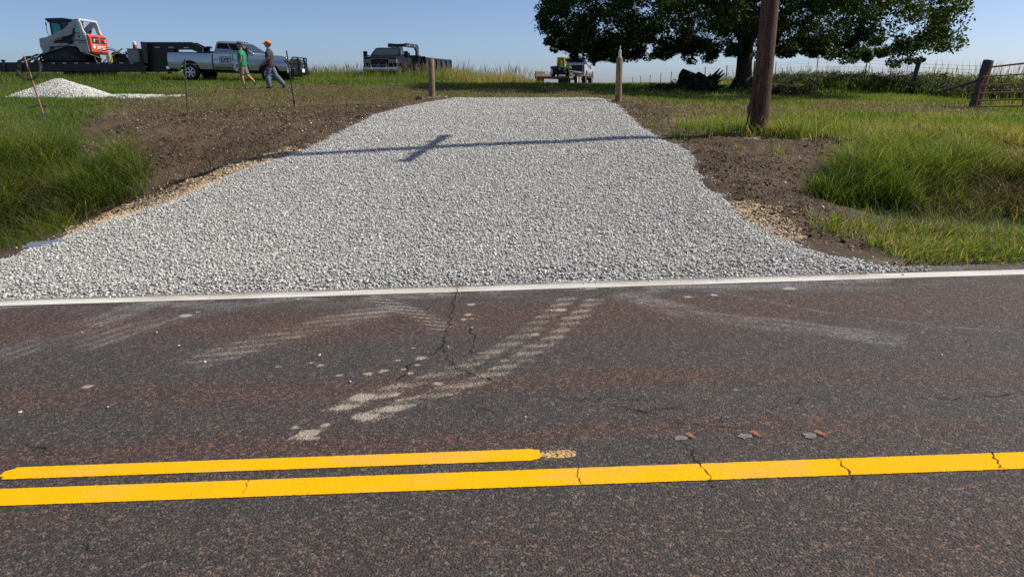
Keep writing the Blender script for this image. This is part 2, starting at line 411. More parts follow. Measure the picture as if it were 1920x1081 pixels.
def rough_z(X, Y):
    z = terrain(X, Y)
    d = np.maximum(fDL(X, Y), fDR(X, Y)); s = np.maximum(fSL(X, Y), fSR(X, Y))
    near = (Y < 30)
    amp = (.045*d+.012)*near*sst(6.9, 7.4, Y)
    z = z + amp*(fbm(X*3.2, Y*3.2, 4, 21)-.5)*2.2 + d*near*.03*(fbm(X*12, Y*12, 2, 33)-.5)*2
    tr = np.sin((X*.55+Y*1.0)*34)*.010*sst(.5, .62, fbm(X*.7, Y*.7, 2, 55))*d*near      # cleat marks
    z = z + tr + (fbm(X*.35, Y*.35, 3, 77)-.5)*.12*sst(9, 13, Y)*sst(.3, 1.5, np.maximum(EL(Y)-X, X-ER(Y)))*(Y < 60)
    inside = sst(-.05, .25, X-EL(Y))*sst(-.05, .25, ER(Y)-X)*(Y < 21.2)
    z = z - .05*inside
    z = z - .09*sst(7.0, 6.82, Y)
    return z
def axis(lo, a, b, hi, st, g=1.09):
    v = list(np.arange(a, b, st)); s = st; x = v[-1]
    while x < hi: s *= g; x += s; v.append(x)
    s = st; x = a; pre = []
    while x > lo: s *= g; x -= s; pre.append(x)
    return np.array(pre[::-1]+v)
M_GROUND = ground_mat()
xs = axis(-700, -10.5, 12.5, 700, .05); ys = axis(-40, 6.75, 18, 900, .05)
ground = grid('ground', xs, ys, rough_z, M_GROUND, {'dirt': a_dirt, 'dry': a_dry, 'sand': a_sand})
tag(ground, kind='structure')

# ------------------------------------------------------------------ road
def seg_band(X, Y, pts):
    """distance to a polyline, running length and side"""
    best = np.full(X.shape, 1e9); sl = np.zeros(X.shape); sd_ = np.zeros(X.shape); acc = 0
    for (x1, y1), (x2, y2) in zip(pts, pts[1:]):
        L = math.hypot(x2-x1, y2-y1); ux, uy = (x2-x1)/L, (y2-y1)/L
        t = np.clip((X-x1)*ux+(Y-y1)*uy, 0, L); px, py = x1+t*ux, y1+t*uy
        d = np.hypot(X-px, Y-py); s = (X-x1)*(-uy)+(Y-y1)*ux
        m = d < best; best = np.where(m, d, best); sl = np.where(m, acc+t, sl); sd_ = np.where(m, s, sd_); acc += L
    return best, sl, sd_, acc
RP = lambda L: [tuple(rhit(*p))[:2] for p in L]
T_MAIN = RP([(1095, 556), (1010, 628), (900, 694), (760, 738), (655, 775), (560, 822)])
T_CROSS = RP([(700, 560), (770, 585), (830, 612)])
T_B = RP([(735, 576), (600, 610), (480, 642), (390, 672)])
T_C = RP([(300, 560), (160, 612), (40, 655)])
T_C2 = RP([(500, 560), (330, 590), (180, 640)])
T_D = RP([(1180, 556), (1320, 592), (1440, 606), (1560, 622), (1660, 634)])
T_E = RP([(1330, 545), (1560, 588), (1760, 612), (1900, 622)])
SPOTS = [(350, 591, .05), (163, 725, .035), (636, 703, .02), (690, 700, .035), (718, 695, .03), (757, 692, .018), (602, 685, .025), (583, 680, .02), (520, 688, .02), (745, 676, .022), (790, 671, .04), (782, 684, .02), (770, 700, .02), (883, 571, .03), (878, 590, .03), (885, 597, .02), (868, 598, .03), (882, 614, .02), (1052, 581, .04), (1003, 627, .03), (740, 740, .03), (578, 815, .07), (680, 745, .06), (645, 763, .045), (685, 780, .055), (735, 765, .05), (610, 797, .03), (555, 802, .025), (1110, 540, .05), (1290, 556, .04), (1340, 553, .03), (1480, 541, .05), (405, 800, .012), (372, 585, .02), (775, 652, .02), (560, 560, .02), (820, 720, .03), (1380, 730, .015)]
SPOTW = [(*tuple(rhit(x, y))[:2], r) for x, y, r in SPOTS]
def dust(X, Y):
    jx = (fbm(X*7, Y*7, 3, 61)-.5)*.07; A = X+jx; B = Y+(fbm(X*7+9, Y*7, 3, 62)-.5)*.07
    o = np.zeros(X.shape)
    d, s, sd_, L = seg_band(A, B, T_MAIN)
    pos = s/L
    for off, wd in ((-.115, .100), (.125, .100)):
        band = sst(wd+.02, wd-.05, np.abs(sd_-off)+(fbm(X*14, Y*14, 2, 41)-.5)*.06)
        ph = (Y-.12*X+(fbm(X*8, Y*8, 2, 3)-.5)*.035)/np.where(pos < .5, .150, .135)+off*2.2
        lug = .50+.50*sst(-.6, .7, np.sin(2*PI*ph))
        amp = np.interp(pos, [0, .12, .3, .48, .62, .74, .84, .92, 1], [.54, .62, .52, .66, .54, .60, .92, .35, .55])*(.70+.62*fbm(s*3.5, sd_*10+off*50, 3, 12))
        amp = amp*np.where(pos > .88, sst(.45, .62, fbm(X*9, Y*9, 2, 14)), 1)
        o = np.maximum(o, band*lug*amp*sst(-.02, .05, s)*sst(L, L-.2, s)*(d < .3)*.92)
    d, s, sd_, L = seg_band(A, B, T_CROSS)
    o = np.maximum(o, sst(.14, .07, d)*(.10+.90*sst(-.1, .6, np.sin(2*PI*(Y+.35*X)/.085)))*.60)
    d, s, sd_, L = seg_band(A, B, T_B)
    o = np.maximum(o, sst(.30, .08, d)*(.5+.5*sst(-.3, .5, np.sin(2*PI*(Y-.2*X)/.12)))*(.2+1.1*fbm(X*4, Y*6, 3, 19))*.62)
    for x, y, r in SPOTW:
        q = np.hypot((X-x)*.8, (Y-y))/r
        o = np.maximum(o, sst(1.35, .55, q+(fbm(X*30, Y*30, 2, 8)-.5)*.9)*.98)
    o = np.maximum(o, .72*sst(6.60, 6.70, Y+(fbm(X*2, Y, 2, 74)-.5)*.06)*(.5+.9*fbm(X*2.5, Y*8, 3, 73))*np.where(X < 3.6, 1, .35))
    o = np.maximum(o, .40*sst(6.12, 6.45, Y)*sst(.42, .62, fbm(X*3, Y*9, 3, 71))*(X < 3.5)*(X > -4))
    return o
def film(X, Y):
    o = np.zeros(X.shape)
    for T, wd, k, per in ((T_C, .30, .8, .11), (T_C2, .28, .8, .12), (T_D, .22, .95, .09), (T_B, .3, .25, .2), (T_CROSS, .2, .3, .3)):
        d, s, sd_, L = seg_band(X, Y, T)
        st = sst(.35, .65, fbm(s*2.2, sd_*26, 3, 90))
        o = np.maximum(o, sst(wd, wd*.3, d)*(.25+.75*st)*k)
    d, s, sd_, L = seg_band(X, Y, T_E); o = np.maximum(o, sst(.03, .01, d)*.55)
    d, s, sd_, L = seg_band(X, Y, RP([(1560, 622), (1660, 634)])); o = np.maximum(o, sst(.14, .04, d)*sst(.4, .6, fbm(X*20, Y*50, 3, 44)))
    o = np.maximum(o, .8*sst(6.0, 6.4, Y)*sst(.35, .6, fbm(X*2, Y*6, 3, 71))*(np.abs(X) < 5))
    return o
def redf(X, Y):
    wob = (fbm(X*.6, Y*.8, 3, 13)-.5)*.42; y = Y+wob
    g_ = lambda c, w_: np.exp(-((y-c)/w_)**2)
    bands = 1.0*g_(5.75, .50)+.70*g_(4.26, .17)+.80*g_(3.50, .12)+.30*g_(2.3, .45)-.55*g_(4.72, .25)-.35*g_(3.85, .2)-.45*g_(6.2, .10)*(X > -3)*(X < 2)
    return np.clip(.85*bands+.05+.28*sst(.45, .75, fbm(X*.6, Y*.9, 3, 17)), 0, 1)
def chalk(X, Y): return sst(5.6, 6.3, Y)*.7+.15
M_ASPH = asphalt_mat()
rx = axis(-400, -5.4, 5.4, 400, .02, 1.12); ry = axis(-4.2, 2.0, 6.86, 6.87, .02, 1.12); ry = ry[ry < 6.9]
road = grid('road', rx, ry, road_z, M_ASPH, {'dust': dust, 'film': film, 'red': redf, 'chalk': chalk})
tag(road, kind='structure')
# ragged pavement edge
V = []; 
# painted lines, each a sheet 4 mm above the asphalt
def line(name, x0, x1, yc, hw, m, slope=0., pad=.03, fade=None, dirt=None, step=.03, dz=.004):
    xs_ = np.arange(x0, x1+step, step); vs = np.linspace(-hw-pad, hw+pad, 12)
    X, v = np.meshgrid(xs_, vs); Y = yc+slope*X+v; Z = tilt(X)+dz
    cov = sst(hw+.016, hw-.014, np.abs(v))
    endd = np.minimum(X-x0-.02, x1-.02-X); rr = np.clip(endd/ .05, 0, 1)
    cov = cov*np.where(endd < .05, (np.abs(v) < hw*np.sqrt(np.clip(1-(1-rr)**2, 0, 1))), 1)
    if fade is not None: cov = cov*fade(X)
    i = np.arange(X.size).reshape(X.shape); q = np.stack([i[:-1, :-1], i[:-1, 1:], i[1:, 1:], i[1:, :-1]], -1).reshape(-1, 4)
    d = dirt(X, Y) if dirt else X*0
    return np_mesh(name, np.stack([X, Y, Z], -1).reshape(-1, 3), [q], m, {'cover': cov, 'dirt': d}, True, road)
M_YEL = paint_mat('yellow_paint', (.90, .46, .0), .72, .02)
M_OLDY = paint_mat('worn_cream_paint', (.62, .40, .17), 1.0, .02)
M_WHT = paint_mat('white_paint', (.68, .67, .61), .55, .02)
ydirt = lambda X, Y: .22*sst(.5, .75, fbm(X*2.5, Y*9, 3, 51))
line('centre_line', -60, 60, 3.112, .076, M_YEL, .0135, dirt=ydirt)
line('centre_line', -2.66, .165, 3.342, .058, M_YEL, .013, fade=lambda X: 1.0, dirt=ydirt)
line('worn_line_end', .12, .36, 3.342, .050, M_OLDY, .013, fade=lambda X: .5+0*X, dz=.002)
line('edge_line', -60, 60, 6.555, .085, M_WHT, .0, pad=.05, dirt=lambda X, Y: sst(6.52, 6.68, Y+(fbm(X*2, Y*2, 2, 4)-.5)*.08)*(.75*(X < 3.4)+.25)+.38*sst(.42, .7, fbm(X*1.5, Y*6, 3, 41)))
# cracks: thin dark slits
M_CRK = mat('crack', (.008, .007, .007), 1.)
def crack(pts, w0=.006, seed=1, sub=7, jit=.02):
    P = [Vector(rhit(*p)) for p in pts]; rr = random.Random(seed); path = []
    for a, b in zip(P, P[1:]):
        for k in range(sub):
            q = a.lerp(b, k/sub); q.x += rr.uniform(-jit, jit); q.y += rr.uniform(-jit, jit); path.append(q)
    path.append(P[-1]); bm = bmesh.new(); prev = None
    for i, q in enumerate(path):
        t = (path[min(i+1, len(path)-1)]-path[max(i-1, 0)]); n = Vector((-t.y, t.x, 0)).normalized()
        ww = w0*.72*rr.uniform(.2, 1.4)*(1 if 0 < i < len(path)-1 else .2)
        zt = lambda v: Vector((v.x, v.y, float(tilt(v.x))+.0065))
        l, r_ = bm.verts.new(zt(q+n*ww)), bm.verts.new(zt(q-n*ww))
        if prev: bm.faces.new((prev[0], prev[1], r_, l))
        prev = (l, r_)
    me = bpy.data.meshes.new('crack'); bm.to_mesh(me); bm.free(); return link('crack', me, M_CRK, road)
crack([(858, 540), (846, 590), (840, 625), (825, 655), (842, 672), (856, 690), (885, 703), (925, 716)], .007, 1)
crack([(825, 655), (795, 675), (765, 686), (762, 700), (745, 715)], .005, 2)
crack([(882, 612), (890, 635), (882, 665)], .005, 3)
crack([(865, 752), (900, 768), (935, 775)], .003, 4)
crack([(1140, 762), (1180, 768), (1215, 772), (1280, 770)], .005, 5, jit=.035)
crack([(1215, 772), (1260, 790), (1330, 800), (1400, 806)], .004, 6, jit=.03)
crack([(1022, 740), (1090, 752), (1140, 745), (1230, 752)], .0035, 7, jit=.03)
crack([(1288, 832), (1305, 860), (1325, 885), (1345, 925)], .004, 8, jit=.012)
crack([(1560, 850), (1590, 885), (1610, 912)], .0045, 9, jit=.012)
crack([(1855, 845), (1868, 868), (1885, 888)], .0045, 10, jit=.01)
crack([(1084, 878), (1084, 898), (1092, 910)], .0025, 11, jit=.004)
crack([(468, 898), (458, 928)], .0018, 12, jit=.01)
crack([(50, 832), (75, 838), (85, 848)], .004, 13)
crack([(135, 1015), (180, 1030), (260, 1042), (330, 1046)], .003, 14)
crack([(1700, 742), (1790, 748), (1900, 738)], .004, 15, jit=.03)
crack([(1440, 770), (1500, 750), (1560, 752)], .003, 16, jit=.03)

# torn reflective tabs left on the road
M_TAB = mat('tab_orange', (.42, .17, .07), .6, var=.25, scale=40); M_PAD = mat('tab_pad', (.15, .145, .14), .9, var=.75, scale=90)
for i, (x, y) in enumerate(((1280, 823), (1402, 818), (1523, 818))):
    p = rhit(x, y); t = empty('road_tab', (p.x, p.y, float(tilt(p.x))+.004), rad(6), 0, -math.atan(G))
    tag(t, ['torn orange tab on grey adhesive pad, nearest the end of the short yellow line', 'torn orange tab on grey adhesive pad in the middle of the row of three', 'torn orange tab on grey adhesive pad, farthest to the right on the asphalt'][i], 'road tab', 'torn tabs left on the asphalt')
    b = MB(); pts = [(.045*math.cos(k*PI/7)*random.uniform(.6, 1.25)-.01, .034*math.sin(k*PI/7)*random.uniform(.6, 1.25)) for k in range(14)]
    b.bm.faces.new([b.bm.verts.new((q[0], q[1], .001)) for q in pts]); g = bmesh.ops.extrude_face_region(b.bm, geom=b.bm.faces[:]); 
    for v in g['geom']:
        if isinstance(v, bmesh.types.BMVert): v.co.z -= .004
    b.build('adhesive_pad', M_PAD, t)
    b = MB(); b.quad([(.020, .032, .005), (.066, -.034, .004), (.056, .006, .009), (.044, .034, .012)], .003)
    b.build('flap', M_TAB, t)

# ------------------------------------------------------------------ gravel
def drive_z(X, Y):
    e = np.minimum(np.minimum(X-EL(Y), ER(Y)-X), np.minimum((21.35-Y)*.5, (Y-6.72)*1.0))
    return terrain(X, Y)+.045*sst(-.05, .35, e)-.012+.03*(fbm(X*1.1, Y*1.1, 3, 15)-.5)*sst(0, .6, e)
M_BASE = mat('gravel_bed', (.36, .352, .325), .95, var=.45, scale=45, bump=.8, bscale=70)
ysd = np.arange(6.80, 21.4, .1); us = np.linspace(0, 1, 70)
U, Yd = np.meshgrid(us, ysd); Xd = EL(Yd)+(ER(Yd)-EL(Yd))*U
i = np.arange(U.size).reshape(U.shape); q = np.stack([i[:-1, :-1], i[:-1, 1:], i[1:, 1:], i[1:, :-1]], -1).reshape(-1, 4)
drv = np_mesh('driveway', np.stack([Xd, Yd, drive_z(Xd, Yd)-.004], -1).reshape(-1, 3), [q], M_BASE, None, True)
tag(drv, kind='structure')

ico = bmesh.new(); bmesh.ops.create_icosphere(ico, subdivisions=1, radius=1)
IV = np.array([v.co[:] for v in ico.verts]); IF = np.array([[v.index for v in f.verts] for f in ico.faces]); ico.free()
def stones(name, P, size, m, flat=(.45, .8), kind='stuff', parent=None, tint=None):
    n = len(P); nv = 14; var = []
    for k in range(nv):
        d = IV*(1.12+RNG.uniform(-.36, .40, (12, 1)))
        for _ in range(6):                                     # broken flat faces
            a = RNG.normal(size=3); a /= np.linalg.norm(a); h = RNG.uniform(.36, .66)
            dd = d@a; d = d-np.outer(np.maximum(dd-h, 0), a)
        var.append(d*np.array([1, RNG.uniform(.6, .9), RNG.uniform(*flat)]))
    var = np.array(var)[RNG.integers(0, nv, n)]*size[:, None, None]
    ax, ay, az = RNG.uniform(-.6, .6, n), RNG.uniform(-.6, .6, n), RNG.uniform(0, 2*PI, n)
    def R(c, s, i, j):
        M = np.tile(np.eye(3), (n, 1, 1)); M[:, i, i] = c; M[:, j, j] = c; M[:, i, j] = -s; M[:, j, i] = s; return M
    M = R(np.cos(az), np.sin(az), 0, 1)@R(np.cos(ax), np.sin(ax), 1, 2)@R(np.cos(ay), np.sin(ay), 0, 2)
    V = np.einsum('nij,nkj->nki', M, var)+P[:, None, :]
    Fs = (IF[None]+12*np.arange(n)[:, None, None]).reshape(-1, 3)
    t = np.repeat(RNG.uniform(0, 1, n) if tint is None else tint, 12)
    o = np_mesh(name, V.reshape(-1, 3), [Fs], m, {'tint': t}, False, parent)
    if kind: o['kind'] = kind
    return o
M_STONE = stone_mat('limestone_gravel', (.33, .320, .288), (.52, .508, .466), (.73, .715, .66))
def rejection(n, x0, x1, y0, y1, dens, k=4):
    X = RNG.uniform(x0, x1, n*k); Y = RNG.uniform(y0, y1, n*k); d = dens(X, Y); m = RNG.uniform(0, 1, n*k) < d
    return X[m][:n], Y[m][:n]
def dens_drive(X, Y):
    e = np.minimum(X-EL(Y), ER(Y)-X)+(fbm(X*3, Y*3, 3, 66)-.5)*.35
    e = np.minimum(e, (21.4-Y)*.6+(fbm(X*2, Y*2, 2, 67)-.5)*.5); f = Y-6.70-(fbm(X*5, Y*0+3, 2, 5)-.5)*.06
    return (sst(-.02, .03, e)+.16*sst(-.55, -.02, e)**2)*(f > 0)*np.where(Y < 11, 1., np.where(Y < 15, .75, .5))
X, Y = rejection(195000, -8, 4.3, 6.66, 21.8, dens_drive, 5)
sz = RNG.gamma(9., .0017, len(X)).clip(.008, .032)*np.where(Y < 7.1, 1.1, 1.)*(1+.12*sst(10, 20, Y))
P = np.stack([X, Y, drive_z(X, Y)+RNG.uniform(-.006, .010, len(X))+.002], -1)
stones('gravel', P, sz, M_STONE, (.35, .6))

X = np.concatenate([RNG.uniform(-7, 3.8, 170), RNG.uniform(-6, 4, 26)]); Y = np.concatenate([6.72-RNG.exponential(.05, 170), RNG.uniform(3.6, 6.4, 26)])
stones('stray_stones', np.stack([X, Y, road_z(X, Y)+.008], -1), RNG.uniform(.006, .018, len(X)), M_STONE)
# heap of spare gravel
PX, PY = float(PILE.x), float(PILE.y)
def heap_h(X, Y):
    a = (X-PX+.12)/1.5; b = (Y-PY-.5)/1.0; r = np.hypot(a, b)+(fbm(X*1.5, Y*1.5, 3, 99)-.5)*.22
    h = .52*np.clip(1-r, 0, 1)**.85
    t = np.clip((X-PX-.6)/2.9, 0, 1); tail = .09*(1-t)**.6*np.exp(-((Y-PY-.25+.5*t*np.sin(X*1.3))/(.65))**2)*(.4+1.0*fbm(X*1.5, Y*2.5, 3, 5))*(X > PX+.4)*(t < 1)
    return np.maximum(h, tail)
X, Y = rejection(15000, PX-1.8, PX+4.6, PY-1., PY+1.9, lambda X, Y: np.where(heap_h(X, Y) > .03, 1, .22*(heap_h(X, Y) > .004))*np.where(X > PX+1.6, sst(.35, .6, fbm(X*2.2, Y*3, 3, 87))*.8, 1), 4)
heap = stones('gravel_heap', np.stack([X, Y, terrain(X, Y)+heap_h(X, Y)], -1), RNG.uniform(.022, .040, len(X)), M_STONE, kind=None)
tag(heap, 'low heap of loose pale gravel with a thin tail, on the grass', 'gravel heap')
hx = np.linspace(PX-1.8, PX+4.2, 90); hy = np.linspace(PY-1, PY+1.9, 50)
hb = grid('heap_core', hx, hy, lambda X, Y: terrain(X, Y)+heap_h(X, Y)-.03, M_BASE, None, heap)

# loose stones, clods and chips on the dug soil
M_CLOD = stone_mat('soil_clod', (.030, .018, .010), (.070, .043, .025), (.14, .094, .056))
M_CHIP = stone_mat('tan_chip', (.24, .165, .09), (.44, .33, .20), (.60, .50, .36))
def dens_clod(X, Y): return np.maximum(fDL(X, Y), fDR(X, Y))*sst(.25, .65, fbm(X*1.2, Y*1.2, 3, 31))*((X < EL(Y)-.05) | (X > ER(Y)+.05))
X, Y = rejection(30000, -8.5, 8, 6.9, 20, dens_clod, 12)
stones('soil_clods', np.stack([X, Y, rough_z(X, Y)+.002], -1), (RNG.gamma(1.6, .0055, len(X))+.004).clip(0, .05), M_CLOD, (.5, .9))
def dens_chip(X, Y): return np.maximum(np.maximum(fSL(X, Y), fSR(X, Y)), .07*np.maximum(fDL(X, Y), fDR(X, Y))*sst(.45, .6, fbm(X, Y, 3, 35)))*((X < EL(Y)) | (X > ER(Y)))
X, Y = rejection(9000, -8.5, 8, 6.9, 20, dens_chip, 30)
stones('tan_chips', np.stack([X, Y, rough_z(X, Y)+.004], -1), (RNG.gamma(2., .0045, len(X))+.005).clip(0, .035), M_CHIP, (.6, .95))

# ------------------------------------------------------------------ grass
def blades(name, X, Y, Z, H, Wd, lean, tint, m, segs=3, wind=(.0, .0), parent=None, head=None):
    n = len(X); a = RNG.uniform(0, 2*PI, n); face = RNG.uniform(0, PI, n)
    dx, dy = np.cos(a)*lean+wind[0], np.sin(a)*lean+wind[1]
    cx, cy = np.cos(face), np.sin(face); V = np.zeros((n, 2*segs+1, 3))
    for k in range(segs+1):
        t = k/segs; up = H*(t-.30*np.hypot(dx, dy)*t*t); off = H*t*t
        px, py, pz = X+dx*off, Y+dy*off, Z+up
        wk = Wd*(1-t**1.6)*.5 if head is None else Wd*.5*(.5 if k < segs-1 else 1.6)
        if k < segs:
            V[:, 2*k] = np.stack([px-cx*wk, py-cy*wk, pz], -1); V[:, 2*k+1] = np.stack([px+cx*wk, py+cy*wk, pz], -1)
        else: V[:, 2*k] = np.stack([px, py, pz], -1)
    b = (2*segs+1)*np.arange(n)[:, None]
    qs = np.concatenate([b+np.array([[2*k, 2*k+1, 2*k+3, 2*k+2]]) for k in range(segs-1)]) if segs > 1 else None
    tr = b+np.array([[2*segs-2, 2*segs-1, 2*segs]])
    Fs = ([qs] if qs is not None else [])+[tr]
    o = np_mesh(name, V.reshape(-1, 3), Fs, m, {'tint': np.repeat(np.clip(tint, 0, 1), 2*segs+1)}, True, parent)
    o['kind'] = 'stuff'; return o
# tint: 0 = dark green ... .5 = fresh green ... .75 = yellow green ... 1 = straw
G_ST = [(0, (.024, .040, .010)), (.3, (.055, .088, .017)), (.55, (.118, .195, .030)), (.75, (.175, .235, .040)), (.88, (.26, .215, .085)), (1, (.42, .34, .18))]
M_GRASS = blade_mat('grass_blades', G_ST, .55)
M_STRAW = blade_mat('straw_blades', [(0, (.085, .060, .028)), (.5, (.20, .15, .08)), (1, (.36, .29, .18))], .3)
M_SEED = blade_mat('seed_stalks', [(0, (.11, .075, .04)), (.5, (.22, .155, .085)), (1, (.36, .27, .16))], .3)
def bare(X, Y): return np.clip(np.maximum(fDL(X, Y), fDR(X, Y))-.45*sst(.55, .72, fbm(X*1.6, Y*1.6, 3, 23))*np.where(X > 0, 1, .25), 0, 1)
def off_drive(X, Y): return ((X < EL(Y)-.1) | (X > ER(Y)+.1) | (Y > 21.5))
def patch(X, Y, s=1., seed=0): return fbm(X*s, Y*s, 3, seed)
q = rhit(858, 540); n = 60; bl = blades('weed_tuft', q.x+RNG.normal(0, .035, n), q.y+.03+RNG.normal(0, .05, n), np.full(n, float(tilt(q.x))), RNG.uniform(.03, .09, n), np.full(n, .004), RNG.uniform(.4, 1.6, n), RNG.uniform(.6, 1, n), blade_mat('tuft_blades', [(0, (.08, .08, .02)), (1, (.34, .26, .10))], .3), 2)
del bl['kind']; tag(bl, 'small yellowed weed tuft growing in the crack across the white edge line', 'weed')
# left bank: long arching grass above a dark ditch
def d1(X, Y): return np.where(Y < 9.2, .45, 1)*(1-bare(X, Y)*1.25).clip(0, 1)*sst(EL(Y)-.35, EL(Y)-.9, X)*sst(.22, .45, patch(X, Y, 1.6, 4)+.10)
X, Y = rejection(95000, -15, -3.6, 7.0, 13.6, d1, 5)
hh = (.22+.60*sst(.25, .75, patch(X, Y, 1.3, 6))*sst(8.6, 9.6, Y))*RNG.uniform(.5, 1.35, len(X))
tt = .17+.64*patch(X, Y, .9, 12)+RNG.normal(0, .17, len(X))-.22*sst(10., 8.8, Y)+.42*(RNG.uniform(0, 1, len(X)) < .20)  # blades deep in the ditch tinted darker to stand in for its shadow
blades('bank_grass', X, Y, rough_z(X, Y)-.01, hh, RNG.uniform(.006, .013, len(X)), RNG.uniform(.3, 1.3, len(X)), tt, M_GRASS, 4, (.9*(fbm(X*.8, Y*.8, 2, 91)-.3), -.9*(fbm(X*.8, Y*.8, 2, 92)-.25)))
X, Y = rejection(1200, -14, -4.2, 7.6, 14, d1, 5)
blades('bank_stalks', X, Y, terrain(X, Y), RNG.uniform(.7, 1.05, len(X)), RNG.uniform(.004, .006, len(X)), RNG.uniform(.1, .6, len(X)), RNG.uniform(.6, 1, len(X)), M_GRASS, 4, (.2, -.1))
# right: shoulder, ditch floor, bank
def d2(X, Y):
    sh = (Y < 7.9)*.9; dt = ((Y >= 7.9) & (Y < 10.2))*(.07+.55*sst(.48, .68, patch(X, Y, 1.3, 8))); bk = (Y >= 10.2)*1.
    wob = Y+(fbm(X*.9, Y*0, 2, 44)-.5)*.7
    return (sh+dt+bk)*(1-.85*((wob > 9.5) & (wob < 10.55)))*(1-bare(X, Y)*1.6).clip(0, 1)*sst(ER(Y)+.2, ER(Y)+.8, X)*sst(6.82, 7.0, Y)
X, Y = rejection(110000, 3, 14, 6.8, 13.8, d2, 5)
hb_ = np.where(Y < 7.9, .10+.08*patch(X, Y, 2, 3), np.where(Y < 10.1, .12+.26*patch(X, Y, 1.2, 5), .10+.62*sst(.25, .75, patch(X, Y, 1.1, 6))*sst(10., 10.7, Y)))
hb_ = hb_*RNG.uniform(.6, 1.3, len(X))*np.where((Y > 12.6), .75, 1.)
tt = .22+.60*patch(X, Y, 1., 22)+RNG.normal(0, .17, len(X))+.16*sst(11.3, 12.8, Y)-.14*np.exp(-((Y-10.6)/.5)**2)+.38*(RNG.uniform(0, 1, len(X)) < np.where(Y < 8, .30, .22))  # tint dips at the bank foot: shade painted into the blades
blades('ditch_grass', X, Y, rough_z(X, Y)-.01, hb_, RNG.uniform(.006, .013, len(X)), RNG.uniform(.2, 1.2, len(X)), tt, M_GRASS, 4, (.8*(fbm(X*.8, Y*.8, 2, 93)-.5), -.7*(fbm(X*.8, Y*.8, 2, 94)-.3)))
X, Y = rejection(16000, 3.2, 13, 8.0, 12.2, lambda X, Y: (1-bare(X, Y)*1.3).clip(0, 1)*sst(ER(Y)+.5, ER(Y)+1.5, X)*sst(.40, .60, patch(X, Y, 1.1, 58)), 6)
blades('bank_thatch', X, Y, rough_z(X, Y)-.01, RNG.uniform(.10, .34, len(X))*np.where(Y > 10.2, 1.5, .8), RNG.uniform(.006, .012, len(X)), RNG.uniform(.4, 1.5, len(X)), RNG.uniform(0, 1, len(X))**2.2, M_STRAW, 3)
X, Y = rejection(9000, -12, -4.5, 8.4, 12.5, lambda X, Y: d1(X, Y)*sst(.40, .60, patch(X, Y, 1.1, 59)), 6)
blades('ditch_thatch', X, Y, rough_z(X, Y)-.01, RNG.uniform(.15, .5, len(X)), RNG.uniform(.006, .012, len(X)), RNG.uniform(.4, 1.5, len(X)), RNG.uniform(0, 1, len(X))**2.0, M_STRAW, 3)
# lawns either side
def d3(X, Y): return (1-bare(X, Y)*1.15).clip(0, 1)*off_drive(X, Y)*(1-.92*np.maximum(fDT(X, Y), fDRR(X, Y)))*(1-.95*(heap_h(X, Y) > .02)*(X < PX+1.8))
X, Y = rejection(150000, -17, 18, 13.4, 26, d3, 4)
side = (X > 0)
hl = (.07+.11*patch(X, Y, .6, 16)+np.where(side, .10*sst(16.5, 13.6, Y), .06*sst(16, 13.6, Y)))*RNG.uniform(.6, 1.3, len(X))
tt = .30+.50*patch(X, Y, .7, 26)+RNG.normal(0, .10, len(X))+.35*(RNG.uniform(0, 1, len(X)) < .05)+np.where(side, .12+.12*sst(18.5, 13.5, Y), .05)
blades('lawn_grass', X, Y, rough_z(X, Y)-.008, hl, RNG.uniform(.008, .018, len(X)), RNG.uniform(.1, .7, len(X)), tt, M_GRASS, 2)
X, Y = rejection(90000, -34, 38, 25, 62, lambda X, Y: (np.abs(X) < Y*.80+3)*(1-.85*fDT(X, Y))*np.where(Y < 40, 1, .5), 4)
tt = .38+.45*patch(X, Y, .25, 28)+RNG.normal(0, .12, len(X))
blades('far_lawn_grass', X, Y, rough_z(X, Y)-.01, (.09+.09*patch(X, Y, .3, 5))*RNG.uniform(.6, 1.4, len(X)), RNG.uniform(.02, .04, len(X)), RNG.uniform(.1, .6, len(X)), tt, M_GRASS, 2)
# dead clippings lying on the scraped ground
def d4(X, Y): return np.maximum(np.maximum(fDT(X, Y), fDRR(X, Y)), (.25+.6*sst(.45, .65, fbm(X*1.1, Y*1.1, 3, 83)))*bare(X, Y))*off_drive(X, Y)
X, Y = rejection(150000, -14, 17, 7.5, 34, d4, 4)
blades('dead_grass', X, Y, rough_z(X, Y)+.004, RNG.uniform(.03, .09, len(X)), RNG.uniform(.005, .012, len(X))*np.where(Y > 16, 1.5, 1), RNG.uniform(.9, 2.2, len(X)), RNG.uniform(0, 1, len(X))**1.3, M_STRAW, 2)
# tall dry grass along the crest
def d5(X, Y):
    u = X/Y
    zone = sst(39.8, 41., Y-(.9*(fbm(X*.4, Y*0, 2, 3)-.5)))
    return zone*np.where(Y < 46, 1, .45)*sst(.050, .015, u+.01*(fbm(X*2, Y*2, 2, 1)-.5))
X, Y = rejection(60000, -44, 4, 38.5, 58, d5, 4)
u = X/Y; tan = sst(-.13, -.05, u)
ht = (.38+.40*patch(X, Y, .35, 71)+.20*tan)*RNG.uniform(.5, 1.25, len(X))*(1-.55*sst(-.01, .045, u))
tt = .45+.25*patch(X, Y, .3, 28)+RNG.normal(0, .13, len(X))+tan*.32+.2*(RNG.uniform(0, 1, len(X)) < .3)
blades('tall_dry_grass', X, Y, terrain(X, Y)-.01, ht, RNG.uniform(.010, .024, len(X)), RNG.uniform(.05, .45, len(X)), tt, M_GRASS, 3)
X, Y = rejection(2200, -44, 4, 39.5, 50, d5, 6)
